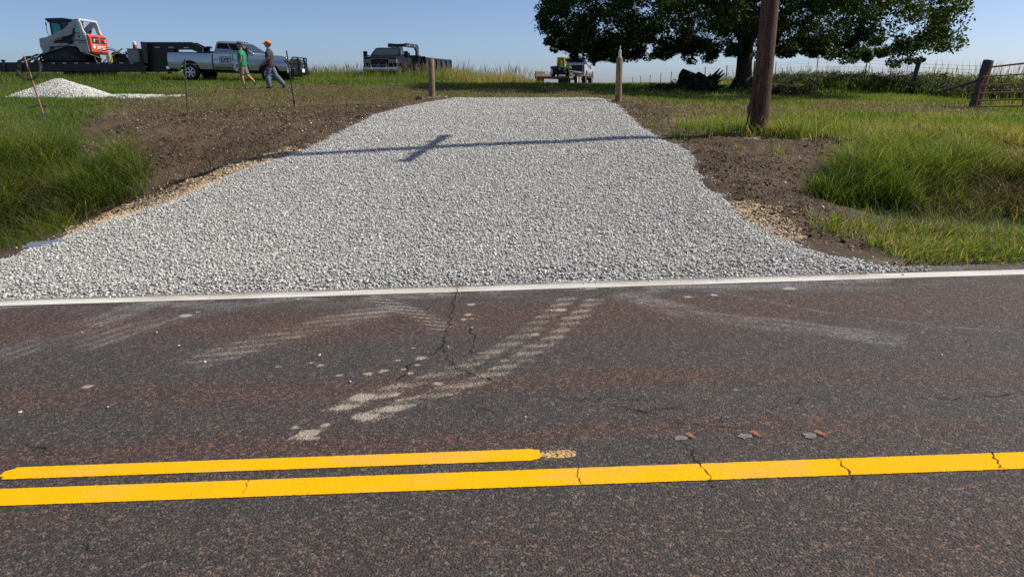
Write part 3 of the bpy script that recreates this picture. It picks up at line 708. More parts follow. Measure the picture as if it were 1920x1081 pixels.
blades('seed_heads', X, Y, terrain(X, Y), (.75+.3*patch(X, Y, .5, 7))*RNG.uniform(.7, 1.25, len(X))*(1+.2*sst(-.13, -.05, X/Y)), RNG.uniform(.012, .022, len(X)), RNG.uniform(.05, .35, len(X)), RNG.uniform(0, 1, len(X)), M_SEED, 4, head=True)
# grass standing round the parked vehicles
def d6(X, Y): return (sst(-.38, -.30, X/Y)*0+1)*(X/Y < -.12)*sst(35.2, 36.2, Y+(fbm(X*.5, X*0, 2, 9)-.5)*1.6)*(Y < 40.5)
X, Y = rejection(16000, -34, -4.5, 34, 40.5, d6, 4)
blades('rough_grass', X, Y, terrain(X, Y)-.01, (.14+.26*patch(X, Y, .5, 51)+.20*sst(-.42, -.50, X/Y))*RNG.uniform(.5, 1.3, len(X))*np.where((X/Y > -.47) & (X/Y < -.28) & (Y < 38.), .45, 1), RNG.uniform(.012, .022, len(X)), RNG.uniform(.05, .5, len(X)), .50+.34*patch(X, Y, .4, 2)+RNG.normal(0, .14, len(X))+.1*(Y > 37.5), M_GRASS, 3)
# weeds along the fence
FX = 15.5
def d7(X, Y):
    edge = 14.0-1.2*(fbm(Y*.35, Y*0, 2, 19)-.5)*2+.0*Y
    return sst(edge-.4, edge+.6, X)*(Y > 20.5)*np.where(Y < 34, 1, .6)*(1-.85*((X < 17.2) & (Y < 22.6)))
X, Y = rejection(60000, 12.5, 34, 20.5, 60, d7, 4)
nw = patch(X, Y, .55, 81)
hw_ = (.12+.66*sst(.25, .75, nw))*RNG.uniform(.4, 1.35, len(X))*np.where(X < 15.2, .75, 1.)
tt = -.04+.52*patch(X, Y, .6, 88)+RNG.normal(0, .14, len(X))+.36*sst(15.8, 18.5, X)+.35*(RNG.uniform(0, 1, len(X)) < .22)
blades('fence_weeds', X, Y, terrain(X, Y)-.01, hw_, RNG.uniform(.016, .040, len(X)), RNG.uniform(.1, .8, len(X)), tt, M_GRASS, 3)
X, Y = rejection(900, 15, 36, 23, 60, lambda X, Y: sst(.4, .6, patch(X, Y, .3, 4)), 4)
blades('weed_stalks', X, Y, terrain(X, Y), RNG.uniform(.8, 1.45, len(X)), RNG.uniform(.010, .018, len(X)), RNG.uniform(.02, .25, len(X)), RNG.uniform(0, 1, len(X)), M_SEED, 4, head=True)
X, Y = rejection(40000, 2, 60, 44, 75, lambda X, Y: sst(.10, .25, X/Y), 3)
blades('far_field_grass', X, Y, terrain(X, Y)-.01, (.15+.30*patch(X, Y, .2, 5)*sst(.15, .4, X/Y))*RNG.uniform(.5, 1.4, len(X)), RNG.uniform(.03, .05, len(X)), RNG.uniform(.05, .4, len(X)), .62+.36*patch(X, Y, .2, 29)+RNG.normal(0, .1, len(X)), M_GRASS, 2)
# leafy weeds: small broad leaves in clumps along the fence and on the heap side
def leaf_cloud(name, C, R, n, size, m, parent=None, kind='stuff', tint=(.1, .55)):
    """small leaf faces about cluster centres C (k,3) with radii R (k,3)"""
    k = RNG.integers(0, len(C), n); d = RNG.normal(size=(n, 3)); d /= np.linalg.norm(d, axis=1)[:, None]
    r = RNG.uniform(.25, 1, (n, 1))**.5
    P = C[k]+d*r*R[k]
    a = RNG.normal(size=(n, 3)); a /= np.linalg.norm(a, axis=1)[:, None]; b = np.cross(a, RNG.normal(size=(n, 3))); b /= np.linalg.norm(b, axis=1)[:, None]
    s = (size*RNG.uniform(.6, 1.4, n))[:, None]
    V = np.stack([P-a*s, P+b*s*.45, P+a*s, P-b*s*.45], 1)
    Fq = 4*np.arange(n)[:, None]+np.arange(4)[None]
    t = np.repeat(np.clip(RNG.uniform(tint[0], tint[1], len(C))[k]+RNG.normal(0, .07, n), 0, 1), 4)
    o = np_mesh(name, V.reshape(-1, 3), [Fq], m, {'tint': t}, False, parent)
    if kind: o['kind'] = kind
    return o
M_WEED = blade_mat('weed_leaves', [(0, (.012, .020, .008)), (.5, (.045, .062, .020)), (1, (.14, .15, .06))], .35)
n = 800; cy = RNG.uniform(23.5, 48, n); cx = 14.6+RNG.gamma(1.6, 1.1, n); hz = RNG.uniform(.15, .72, n)
C = np.stack([cx, cy, terrain(cx, cy)+hz*.6], -1)
leaf_cloud('leafy_weeds', C, np.stack([RNG.uniform(.2, .5, n), RNG.uniform(.2, .5, n), hz*.6], -1), 90000, .038, M_WEED, tint=(.0, .85))
#PART2
# ------------------------------------------------------------------ shared materials
M_RUST = mat('rusty_steel', (.16, .075, .045), .85, var=.5, scale=30, bump=.3)
M_BLACK = mat('black_paint', (.012, .012, .013), .35, var=.3, scale=3)
M_BLACKM = mat('black_plastic', (.018, .018, .019), .7)
M_TYRE = mat('tyre_rubber', (.017, .017, .017), .9, var=.4, scale=20, bump=.4, bscale=80)
M_GLASS = mat('dark_glass', (.008, .010, .012), .05, spec=.35)
M_CGLASS = mat('windscreen_glass', (.020, .034, .034), .06, spec=.45)
M_CHROME = mat('chrome', (.62, .62, .63), .12, metal=1.)
M_DULL = mat('dull_chrome', (.22, .225, .24), .3, metal=1.)
M_ALU = mat('aluminium', (.50, .51, .52), .28, metal=.9, var=.15, scale=10)
M_GALV = mat('galvanised_steel', (.42, .47, .53), .38, metal=.7, var=.2, scale=14)
M_RED = mat('red_lens', (.30, .010, .012), .2, coat=.4)
M_AMBER = mat('amber_lens', (.62, .17, .02), .25, coat=.4)
M_LAMP = mat('lamp_lens', (.16, .175, .17), .15, coat=.3)
M_WHITE = mat('white_plastic', (.72, .72, .70), .5)
M_REFL = mat('reflector', (.62, .60, .58), .4)
M_LOG = mat('treated_wood', (.235, .165, .098), .85, var=.35, scale=9, bump=.5, bscale=35)
M_GREYW = mat('weathered_wood', (.085, .072, .062), .9, var=.45, scale=8, bump=.6, bscale=30)
M_BOARD = mat('deck_boards', (.17, .10, .07), .85, var=.4, scale=7)
def wood_pole():
    s = NT('creosote_pole'); v = s.map((9, 9, .55)); n = s.noise(1.6, 7, v, .65); n2 = s.noise(6., 5, v, .6)
    c = s.ramp(n, [(.30, (.034, .017, .011)), (.5, (.115, .054, .032)), (.72, (.23, .125, .072))])
    c = s.mix(s.ramp(n2, [(.36, .9), (.50, 0.)]), c, (.012, .008, .006))
    return s.fin(c, .85, s.bump(n2, 1., .05))
M_POLE = wood_pole()

# ------------------------------------------------------------------ utility pole
up = empty('utility_pole', POLE); tag(up, 'tall round brown wooden utility pole standing on the lawn right of the gravel', 'utility pole')
b = MB(); b.tube([(0, 0, z) for z in (-.3, .0, .4, 1.2, 2.2, 4, 7, 10.6)], [.180, .176, .170, .166, .162, .150, .130, .110], 28)
b.build('pole', M_POLE, up, smooth=True)
ax = Vector((.10, 1, 0)).normalized()
b = MB(); c = Vector((-.14, 0, 6.5)); b.box(c, (.10, 2.2, .12), (0, 0, -math.atan2(ax.x, ax.y))); b.build('crossarm', M_GREYW, up, .01)
for k in (-1.0, -.5, .5, 1.0):
    b = MB(); p = c+ax*k+Vector((0, 0, .06)); b.lathe([(.02, 0), (.05, .02), (.03, .06), (.055, .09), (.025, .14)], 12, Matrix.Translation(p), 'z'); b.build('insulator', bpy.data.materials.get('porcelain') or mat('porcelain', (.35, .33, .3), .2), up, smooth=True)
b = MB(); b.lathe([(.05, 0), (.17, .02), (.17, 1.0), (.14, 1.07), (.05, 1.1)], 20, Matrix.Translation((-.10, .26, 9.0)), 'z'); b.build('transformer', M_ALU, up, smooth=True)
b = MB(); b.tube([(-.21, -.06, 1.35), (-.20, -.08, .9), (-.225, -.10, .55), (-.26, -.13, .30), (-.34, -.16, .02)], [.012, .014, .030, .016, .008], 7)
b.tube([(-.20, -.08, .62), (-.25, -.12, .50), (-.26, -.14, .36)], [.03, .045, .02], 7); b.build('hanging_cable', mat('frayed_cable', (.09, .06, .045), .9, var=.4, scale=30), up, smooth=True)
b = MB(); b.box((-.02, -.178, .32), (.012, .008, .09), (0, .3, 0)); b.build('metal_tag', M_ALU, up)

# ------------------------------------------------------------------ round wooden posts
def round_post(px, py, h, r, label, top_px=None):
    p = hit(px, py); o = empty('wooden_post', p); tag(o, label, 'post', 'round posts either side of the drive')
    b = MB(); rr = random.Random(px); lean = Vector((rr.uniform(-.01, .01), 0, 0))
    b.tube([Vector((0, 0, -.2)), Vector((0, 0, .0)), lean*.4+Vector((0, 0, h*.5)), lean+Vector((0, 0, h-.012)), lean+Vector((0, 0, h))], [r*1.03, r*1.02, r, r*.98, r*.9], 22)
    b.build('post_shaft', M_LOG, o, smooth=True, angle=50)
    return o, p
o, p1 = round_post(810, 183, 1.10, .092, 'short round wooden post with bare top, left of the gravel near black pickup')
o, p2 = round_post(1159, 191, 1.14, .088, 'short round wooden post with a clear bottle on top, right of gravel')
bt = empty('bottle', (p2.x, p2.y, p2.z+1.14)); tag(bt, 'clear white bottle standing on top of the right round post', 'bottle')
b = MB(); b.lathe([(.055, 0), (.056, .03), (.040, .035), (.036, .06), (.034, .17), (.030, .20), (.013, .205), (.013, .26), (.010, .27)], 16, None, 'z')
b.build('bottle_body', mat('frosted_plastic', (.66, .69, .70), .25, alpha=.85, coat=.3), bt, smooth=True)
b = MB(); b.lathe([(.015, .265), (.015, .285), (.004, .30)], 12, None, 'z'); b.build('cap', M_WHITE, bt)
for q, nm in ((p1, 'loose_rock'), (p2, 'loose_rock')):
    n = 90; a = RNG.uniform(0, 2*PI, n); r = RNG.uniform(.12, .50, n)
    P = np.stack([q.x+np.cos(a)*r, q.y+np.sin(a)*r*.9, 0*a], -1); P[:, 2] = terrain(P[:, 0], P[:, 1])+.01
    stones('loose_rocks', P, RNG.uniform(.015, .045, n), M_CLOD if q is p2 else M_STONE)
p = hit(785, 188); b = MB(); b.ball((p.x, p.y, p.z+.04), .085, 2, (1, .8, .8), .02, 3); o = b.build('rock', mat('dark_rock', (.045, .022, .018), .9, var=.4), None)
tag(o, 'small dark red rock lying on the grass left of the bare post', 'rock')

# ------------------------------------------------------------------ stakes and wire
def stake(name, top, base, r, label, m, knob=None):
    p = hit(*base); q = pt(top[0], top[1], p.y); o = empty(name, p); tag(o, label, 'stake')
    d = q-p; b = MB(); b.tube([-d*.1, d*.5, d], r, 8); b.build('rod', m, o, smooth=True)
    if knob: b = MB(); b.ball(d*knob, r*2.2, 1, (1, 1, 1.6)); b.build('clip', M_BLACKM, o)
    return p, d
stake('steel_stake', (346, 111), (352, 216), .019, 'thin straight grey steel stake in the dirt before the silver pickup bed', mat('grey_steel', (.09, .085, .08), .7, var=.3))
stake('steel_stake', (537, 95), (553, 203), .017, 'thin dark steel stake leaning left in front of the silver pickup grille', mat('dark_steel', (.035, .028, .027), .7, var=.3), .12)
p, d = stake('rusty_rod', (45, 105), (83, 220), .020, 'rusty pinkish rod leaning left in green grass with wire coil looped over it', mat('pink_rust', (.30, .15, .11), .8, var=.35, scale=20))
def coil(name, c, ra, rb, n, label, tiltv, seed):
    rr = random.Random(seed); b = MB(); o = empty(name, c); tag(o, label, 'wire coil')
    for k in range(n):
        dx, dz, s = rr.uniform(-.025, .025), rr.uniform(-.02, .02), rr.uniform(.88, 1.06); ph = rr.uniform(0, 6)
        path = [Vector((math.cos(2*PI*t/26)*ra*s+dx, math.sin(2*PI*t/26)*tiltv*ra*s+.012*math.sin(ph+t), math.sin(2*PI*t/26)*rb*s+dz)) for t in range(27)]
        b.tube(path, .0055, 5)
    return b.build('wire_loop', mat('old_wire', (.10, .095, .09), .7, metal=.4, var=.3) if 'old_wire' not in bpy.data.materials else bpy.data.materials['old_wire'], o)
coil('wire_coil', p+d*.80+Vector((.04, -.03, -.0)), .27, .26, 7, 'large round coil of grey wire hanging on the top of the rusty rod', .35, 2)
coil('wire_coil', p+Vector((-.20, .05, .13)), .27, .13, 5, 'oval coil of dark wire lying in the grass at the foot of the rusty rod', .6, 5)

# ------------------------------------------------------------------ culvert under the drive
cl, cr = hit(112, 462), hit(1418, 430)
cv = empty('culvert_pipe', cl.lerp(cr, .5)); tag(cv, 'galvanised metal culvert pipe running under the gravel, its ends just showing', 'culvert')
A = cl-cv.location+Vector((-.02, .15, -.215)); B = cr-cv.location+Vector((.03, .10, -.245))
b = MB(); n = 90; b.tube([A.lerp(B, k/n)-Vector((0, 0, .18*math.sin(PI*k/n)**.5)) for k in range(n+1)], [.26+(.008 if k % 2 else 0) for k in range(n+1)], 22); b.build('pipe', M_GALV, cv, smooth=True)
for e, sgn in ((A, -1), (B, 1)):
    b = MB(); D = (B-A).normalized()*sgn; R0 = .265
    for k in range(-3, 10):
        a0, a1 = k*PI/8.5, (k+1)*PI/8.5
        f = lambda a, t: e+D*t*.42+Vector((0, -math.cos(a)*(R0+.12*t), math.sin(a)*(R0+.02*t)-.05*t))
        b.quad([f(a0, 0), f(a1, 0), f(a1, 1), f(a0, 1)], .006)
    b.build('flared_end', M_GALV, cv)

# ------------------------------------------------------------------ fence, gate
def fence_x(Y): return 15.2+.35*min(1, max(0, (Y-27)/12))+0*Y
wf = empty('wire_fence', (15.4, 30, gz(15.4, 30))); tag(wf, 'long woven wire fence on thin steel posts running back behind the tree', 'fence')
O = wf.location; rr = random.Random(4)
FP = [27.5, 32.6, 38, 44, 49, 54, 60, 67, 73, 78, 84, 90, 96, 109]
for k, Y_ in enumerate(FP[1:]):
    x = fence_x(Y_); z = gz(x, Y_); b = MB(); l = rr.uniform(-.05, .07) if Y_ > 34 else (.10 if Y_ < 40 else .03)
    b.tube([Vector((x, Y_, z-.2))-O, Vector((x+l, Y_, z+1.33))-O], .022 if Y_ < 50 else .035, 6); b.build('steel_post', M_RUST if k % 3 else M_BLACKM, wf)
wp_b = pt(1707, 181, 27.5); wp_t = pt(1724, 113, 27.5); wp_b.z = gz(wp_b.x, 27.5)-.1
b = MB(); b.tube([wp_b-O, wp_b.lerp(wp_t, .35)+Vector((.03, 0, 0))-O, wp_b.lerp(wp_t, .7)+Vector((-.02, 0, 0))-O, wp_t-O], [.10, .085, .08, .085], 10)
b.build('leaning_post', M_GREYW, wf, smooth=True)['label'] = 'crooked grey wooden post leaning right'
GB = pt(1826, 208, 20.6); GB.z = gz(GB.x, 20.6); GT = pt(1854, 113, 20.6)
b = MB()
for h in (.12, .32, .52, .72, .92, 1.10, 1.22):
    path = [wp_b.lerp(wp_t, h/1.35)-O]
    for Y_ in FP[1:]:
        x = fence_x(Y_); path.append(Vector((x+.03, Y_, gz(x, Y_)+h+.04))-O)
    b.tube(path, .0035, 4, False); b.tube([wp_b.lerp(wp_t, h/1.35)-O, GB.lerp(GT, h/1.4)-O], .0035, 4, False)
for y0, y1 in ((27.5, 46),):
    y = y0
    while y < y1:
        x = fence_x(y)+.03; z = gz(x, y); b.tube([Vector((x, y, z+.1))-O, Vector((x, y, z+.96))-O], .002, 3, False); y += .33
b.build('wire', mat('fence_wire', (.13, .12, .11), .6, metal=.5), wf)
b = MB()
for k in range(5):
    s = .12+.05*k; c0 = wp_t-O+Vector((-.22-.03*k, -.08, -.28+.02*k))
    b.tube([c0+Vector((math.cos(t/10*2*PI)*s*1.1+math.sin(t/10*2*PI)*s*.5, 0, math.sin(t/10*2*PI)*s*1.2)) for t in range(11)], .006, 4)
b.build('wire_loops', bpy.data.materials['old_wire'], wf)

gt = empty('farm_gate', GB); tag(gt, 'rusty orange tubular steel farm gate hung on a thick leaning dark post', 'gate')
d = GT-GB; b = MB(); b.tube([-d*.12, d*.0, d*.3+Vector((.015, 0, 0)), d*.62, d*.97, d], [.165, .16, .14, .135, .135, .12], 14); b.build('gate_post', M_GREYW, gt, smooth=True, angle=60)
q0 = pt(1835, 151, 20.6)-GB; q1 = pt(1757, 174, 21.6); q1.z = max(q1.z, gz(q1.x, q1.y)); b = MB(); b.tube([q0, q1-GB], [.045, .04], 8); b.build('brace_rail', M_GREYW, gt, smooth=True)
M_GATE = mat('rusted_orange_paint', (.33, .13, .055), .75, var=.45, scale=9, col2=(.20, .12, .05))
L0 = {y: pt(1858 if k == 0 else 1845-k*3, y, 20.45)-GB for k, y in enumerate((126, 144, 160, 175, 189, 200))}
R0 = [pt(1920, y, 19.5)-GB for y in (119, 139, 157, 172, 186, 198.5)]
ends = []
for k, (a, r_) in enumerate(zip(L0.values(), R0)):
    e = a+(r_-a)*3.2; ends.append((a, e)); b = MB(); b.tube([a, e], .024 if k in (0, 5) else .019, 8); b.build('rail', M_GATE, gt, smooth=True)
b = MB(); b.tube([ends[0][0], ends[2][0], ends[5][0]], .024, 8); b.build('stile', M_GATE, gt, smooth=True)
for t in (.31, .66, 1.):
    b = MB(); b.tube([ends[0][0].lerp(ends[0][1], t)+Vector((.04, -.03, 0)), ends[5][0].lerp(ends[5][1], t*.97)+Vector((0, -.03, 0))], .022, 8); b.build('stile', M_GATE, gt, smooth=True)

# ------------------------------------------------------------------ big tree
TB = pt(1392, 172, 33); TB.z = gz(TB.x, 33)
tree = empty('shade_tree', TB); tag(tree, 'large dark broad-crowned shade tree spreading over the track at right', 'tree')
M_BARK = mat('bark', (.055, .042, .032), .95, var=.45, scale=6, bump=.8, bscale=18)
M_LEAF = blade_mat('tree_leaves', [(0, (.014, .029, .008)), (.5, (.034, .060, .014)), (.85, (.080, .115, .022)), (1, (.15, .17, .03))], .42)
M_LEAF.node_tree.nodes['Principled BSDF'].inputs['Specular IOR Level'].default_value = .12
b = MB(); rt = random.Random(12)
b.tube([(0, 0, -.2), (0, 0, .0), (0, 0, .35), (-.02, 0, 1.0), (-.03, 0, 1.7), (-.03, .05, 2.6), (0, .1, 3.6), (.1, .1, 5.5), (.2, 0, 7.5)], [.62, .50, .37, .33, .33, .38, .33, .22, .12], 16)
for a in range(7):
    an = a*2*PI/7+.3; b.tube([(math.cos(an)*.25, math.sin(an)*.25, .45), (math.cos(an)*.5, math.sin(an)*.5, .08), (math.cos(an)*.85, math.sin(an)*.85, -.1)], [.16, .12, .05], 7)
b.build('trunk', M_BARK, tree, smooth=True)
limbs = [((-.1, 0, 2.0), (-1.6, -.6, 4.2), (-4.6, -.8, 4.0), .22), ((-.1, .1, 2.6), (-3., 1.5, 5.2), (-7.4, .8, 4.6), .20), ((.1, 0, 2.2), (2., -.8, 4.2), (5.4, -1., 3.6), .21), ((.1, 0, 2.9), (3.2, 1.6, 5.6), (8.0, 1.4, 4.3), .18),
         ((0, .2, 2.7), (.4, 3., 5.), (.8, 6., 5.4), .16), ((0, -.2, 2.9), (-.6, -2.6, 5.), (-1.2, -5.6, 4.8), .16), ((0, 0, 4.2), (-2, 1, 7.), (-4.2, 2., 8.), .13), ((.1, 0, 4.4), (2.2, -1., 7.), (4.4, -2., 8.), .13), ((.1, 0, 3.6), (-2.4, -3, 6), (-5.2, -4.4, 6.), .14), ((.1, 0, 3.6), (3.4, -3, 6), (6.2, -4.6, 5.6), .14)]
tips = []
for p0, p1_, p2_, r in limbs:
    b = MB(); pth = bez(p0, p1_, p2_, 9); b.tube(pth, [r*(1-.75*k/9) for k in range(10)], 8)
    for k in range(3, 10):
        for j in range(2):
            q = pth[k]; e = q+Vector((rt.uniform(-1.6, 1.6), rt.uniform(-2, 2), rt.uniform(-.8, 1.4))); m = (q+e)/2+Vector((0, 0, .35))
            b.tube(bez(q, m, e, 4), [r*.25, r*.2, r*.15, r*.1, .012], 5); tips.append(e)
    b.build('limb', M_BARK, tree, smooth=True)
bot = [(985, 5), (1000, 28), (1022, 56), (1040, 88), (1060, 92), (1080, 100), (1110, 104), (1150, 110), (1200, 100), (1250, 109), (1290, 96), (1320, 108), (1350, 112), (1378, 92), (1410, 98), (1450, 104), (1500, 90), (1540, 102), (1600, 114), (1650, 117), (1700, 119), (1745, 108), (1756, 96), (1765, 70), (1782, 5)]
bX = [pt(x, y, 33).x-TB.x for x, y in bot]; bZ = [pt(x, y, 33).z-TB.z for x, y in bot]
XL_, XR_ = bX[0]+.5, bX[-1]-1.1; cxm = (XL_+XR_)/2; hw = (XR_-XL_)/2
def crown_points(n):
    out = []
    while len(out) < n:
        x = RNG.uniform(XL_, XR_, 4000); y = RNG.uniform(-9.5, 9.5, 4000); z = RNG.uniform(.8, 10.8, 4000)
        u = (x-cxm)/hw; v = y/9.5; r = np.sqrt(u*u+v*v)
        top = 3.4+7.2*np.sqrt(np.clip(1-r**2.2, 0, 1)); low = np.interp(x, bX, bZ)+.55*v*v+.25+(.9*np.clip(1-np.abs(v)*1.2, 0, 1)*0)
        g = fbm(x*.42+z*.19, z*.55+y*.31, 3, 7); shell = np.clip(1.15-np.minimum(np.minimum(z-low, top-z)/2.4, 1), .32, 1)
        hole = np.zeros(4000, bool)
        for gx, gy, gr in ((1305, 52, .75), (1322, 88, .45), (1530, 38, .5), (1120, 22, .4), (1622, 66, .45), (1085, 62, .35), (1462, 70, .35), (1232, 18, .4)):
            q = pt(gx, gy, 33)-TB; hole |= np.hypot(x*(1-.03*y)-q.x, (z-q.z)*.9) < gr*1.55
        low = low+1.1*(fbm(x*1.3, y*.5, 2, 61)-.38)
        keep = ~hole & (r < 1) & (z > low) & (z < top) & (g > .425) & (RNG.uniform(0, 1, 4000) < shell)
        out += list(np.stack([x, y, z], -1)[keep])
    return np.array(out[:n])
C = crown_points(1750)
lowz = np.interp(C[:, 0], bX, bZ); m_ = C[:, 2] < 6
fring = np.array([[x, RNG.uniform(-3.5, 3.5), np.interp(x, bX, bZ)+RNG.uniform(-.05, .5)] for x in RNG.uniform(XL_+.1, XR_-.6, 190)])
C = np.concatenate([C, fring]); Rr = RNG.uniform(.28, .62, (len(C), 1))*np.array([[1.15, 1.15, .75]]); Rr[-190:] *= .55
leaf_cloud('crown', C, Rr, 280000, .068, M_LEAF, tree, None, (.15, .75))
tw = MB()

for k in range(260):
    q = C[-1-k % 190] if k < 190 else C[rt.randrange(1400)]
    a = Vector(q)+Vector((0, 0, .25)); e = a+Vector((rt.uniform(-.6, .6), rt.uniform(-.3, .3), rt.uniform(-.6, .1))); tw.tube(bez(a+Vector((rt.uniform(-.8, .8), 0, .6)), a, e, 4), [.016, .012, .010, .007, .004], 4)
tw.build('twigs', M_BARK, tree, smooth=True)['kind'] = 'stuff'

# ------------------------------------------------------------------ stump heap and brush
sp = pt(1308, 168, 31.5); sp.z = gz(sp.x, 31.5)
st = empty('uprooted_stump', sp); tag(st, 'black uprooted tree stump with splayed roots lying left of the tree trunk', 'stump')
M_CHAR = mat('dark_rotten_wood', (.018, .013, .011), .95, var=.5, scale=5, bump=.8, bscale=14)
b = MB(); rs = random.Random(3)
b.ball((0, 0, .22), .62, 3, (1.35, .9, .62), .05, 1); b.ball((-.45, 0, .30), .45, 3, (1., .9, .7), .05, 2); b.build('root_ball', M_CHAR, st)
b = MB(); b.tube([(.15, 0, .15), (-.35, -.1, .52), (-.78, -.15, .70)], [.30, .27, .24], 9); b.build('log_end', M_CHAR, st)
b = MB(); b.tube([(.55, 0, .12), (.1, -.05, .50), (-.10, -.1, .68)], [.30, .22, .15], 9); b.build('log_end', M_CHAR, st)
b = MB()
for e in ((1.0, -.1, .85), (.88, 0, .92), (1.12, .1, .72), (.70, -.2, .62), (1.05, .2, .45), (.55, .1, .70), (-1.05, 0, .28), (1.15, -.2, .22)):
    b.tube(bez((.2*e[0], 0, .15), (e[0]*.55, e[1], e[2]*.45), e, 5), [.16, .13, .11, .09, .06, .02], 6)
b.build('roots', M_CHAR, st)
def brush(px, py, Y, wdt, h, n, label, seed, m):
    p = pt(px, py, Y); p.z = gz(p.x, Y); o = empty('brush_pile', p); tag(o, label, 'brush pile'); r = random.Random(seed); b = MB()
    for k in range(n):
        a = Vector((r.gauss(0, wdt*.3), r.gauss(0, wdt*.18), abs(r.gauss(0, h*.3)))); an = r.uniform(0, 2*PI); L = r.uniform(.2, .6)
        e = a+Vector((math.cos(an)*L, math.sin(an)*L*.6, r.uniform(-.1, .3))); e.z = max(.01, min(e.z, h*1.1)); b.tube(bez(a, (a+e)/2+Vector((0, 0, r.uniform(0, .12))), e, 3), [.018, .013, .010, .005], 4)
    b.build('branches', m, o)['kind'] = 'stuff'; 
    n2 = n*14; C = np.array([[r.gauss(0, wdt*.32), r.gauss(0, wdt*.2), abs(r.gauss(0, h*.35))] for _ in range(60)])
    leaf_cloud('dead_leaves', C, np.full((60, 3), .14), n2, .035, M_STRAW, o, None, (0, .5))
M_TWIG = mat('dead_twigs', (.09, .06, .045), .95, var=.4)
brush(1478, 180, 27, 1.9, .42, 330, 'low brown pile of cut brush behind the utility pole, right side', 5, M_TWIG)
brush(1256, 168, 31.5, 1.5, .30, 220, 'low reddish brown brush heap just left of the black stump', 6, M_TWIG)

# ------------------------------------------------------------------ vehicles
def wheel(parent, x, y, z, r, w_, side, rimr, spokes=6, rim_m=None, name='wheel', dual=False):
    s = 1 if side > 0 else -1; M = Matrix.Translation((x, y, z))
    b = MB(); hw_ = w_/2
    b.lathe([(rimr*.98, -hw_*.75), (r*.88, -hw_), (r*.97, -hw_*.85), (r, -hw_*.55), (r, hw_*.55), (r*.97, hw_*.85), (r*.88, hw_), (rimr*.98, hw_*.75), (rimr*.9, 0), (rimr*.98, -hw_*.75)], 30, M, 'y', (False, False))
    t = b.build(name, M_TYRE, parent, smooth=True, angle=50)
    b = MB(); o_ = hw_*.80*s; zz = -hw_*.15*s if s > 0 else hw_*.15
    b.lathe([(rimr, o_), (rimr*.90, o_*1.02), (rimr*.86, o_*.55), (rimr*.86, o_*.1)], 30, M, 'y', (False, False))
    for k in range(spokes):
        a = 2*PI*k/spokes; R = Matrix.Rotation(a, 4, 'Y')
        b._add([(.10*rimr, o_*.45, -.16*rimr), (.94*rimr, o_*.7, -.20*rimr), (.94*rimr, o_*.7, .20*rimr), (.10*rimr, o_*.45, .16*rimr), (.10*rimr, o_*.95, -.13*rimr), (.94*rimr, o_*1.0, -.13*rimr), (.94*rimr, o_*1.0, .13*rimr), (.10*rimr, o_*.95, .13*rimr)],
               [(3, 2, 1, 0), (4, 5, 6, 7), (0, 1, 5, 4), (1, 2, 6, 5), (2, 3, 7, 6), (3, 0, 4, 7)], M@R)
    b.lathe([(rimr*.24, o_*.6), (rimr*.24, o_*1.12), (rimr*.08, o_*1.18)], 14, M)
    b.build('rim', rim_m or M_ALU, t, smooth=True, angle=30)
    if spokes:
        b = MB(); b.lathe([(rimr*.90, o_*.15), (rimr*.2, o_*.17)], 20, M); b.build('brake_disc', M_BLACKM, t)
    return t
def arch(cx, r, z0, n=12):
    """points of a wheel arch from rear to front along the sill at height z0"""
    a0 = math.asin(max(-1, min(1, (z0-.44)/r))) if abs(z0-.44) < r else 0
    return [(cx-math.cos(a0+(PI-2*a0)*k/n)*r, .44+math.sin(a0+(PI-2*a0)*k/n)*r) for k in range(n+1)]
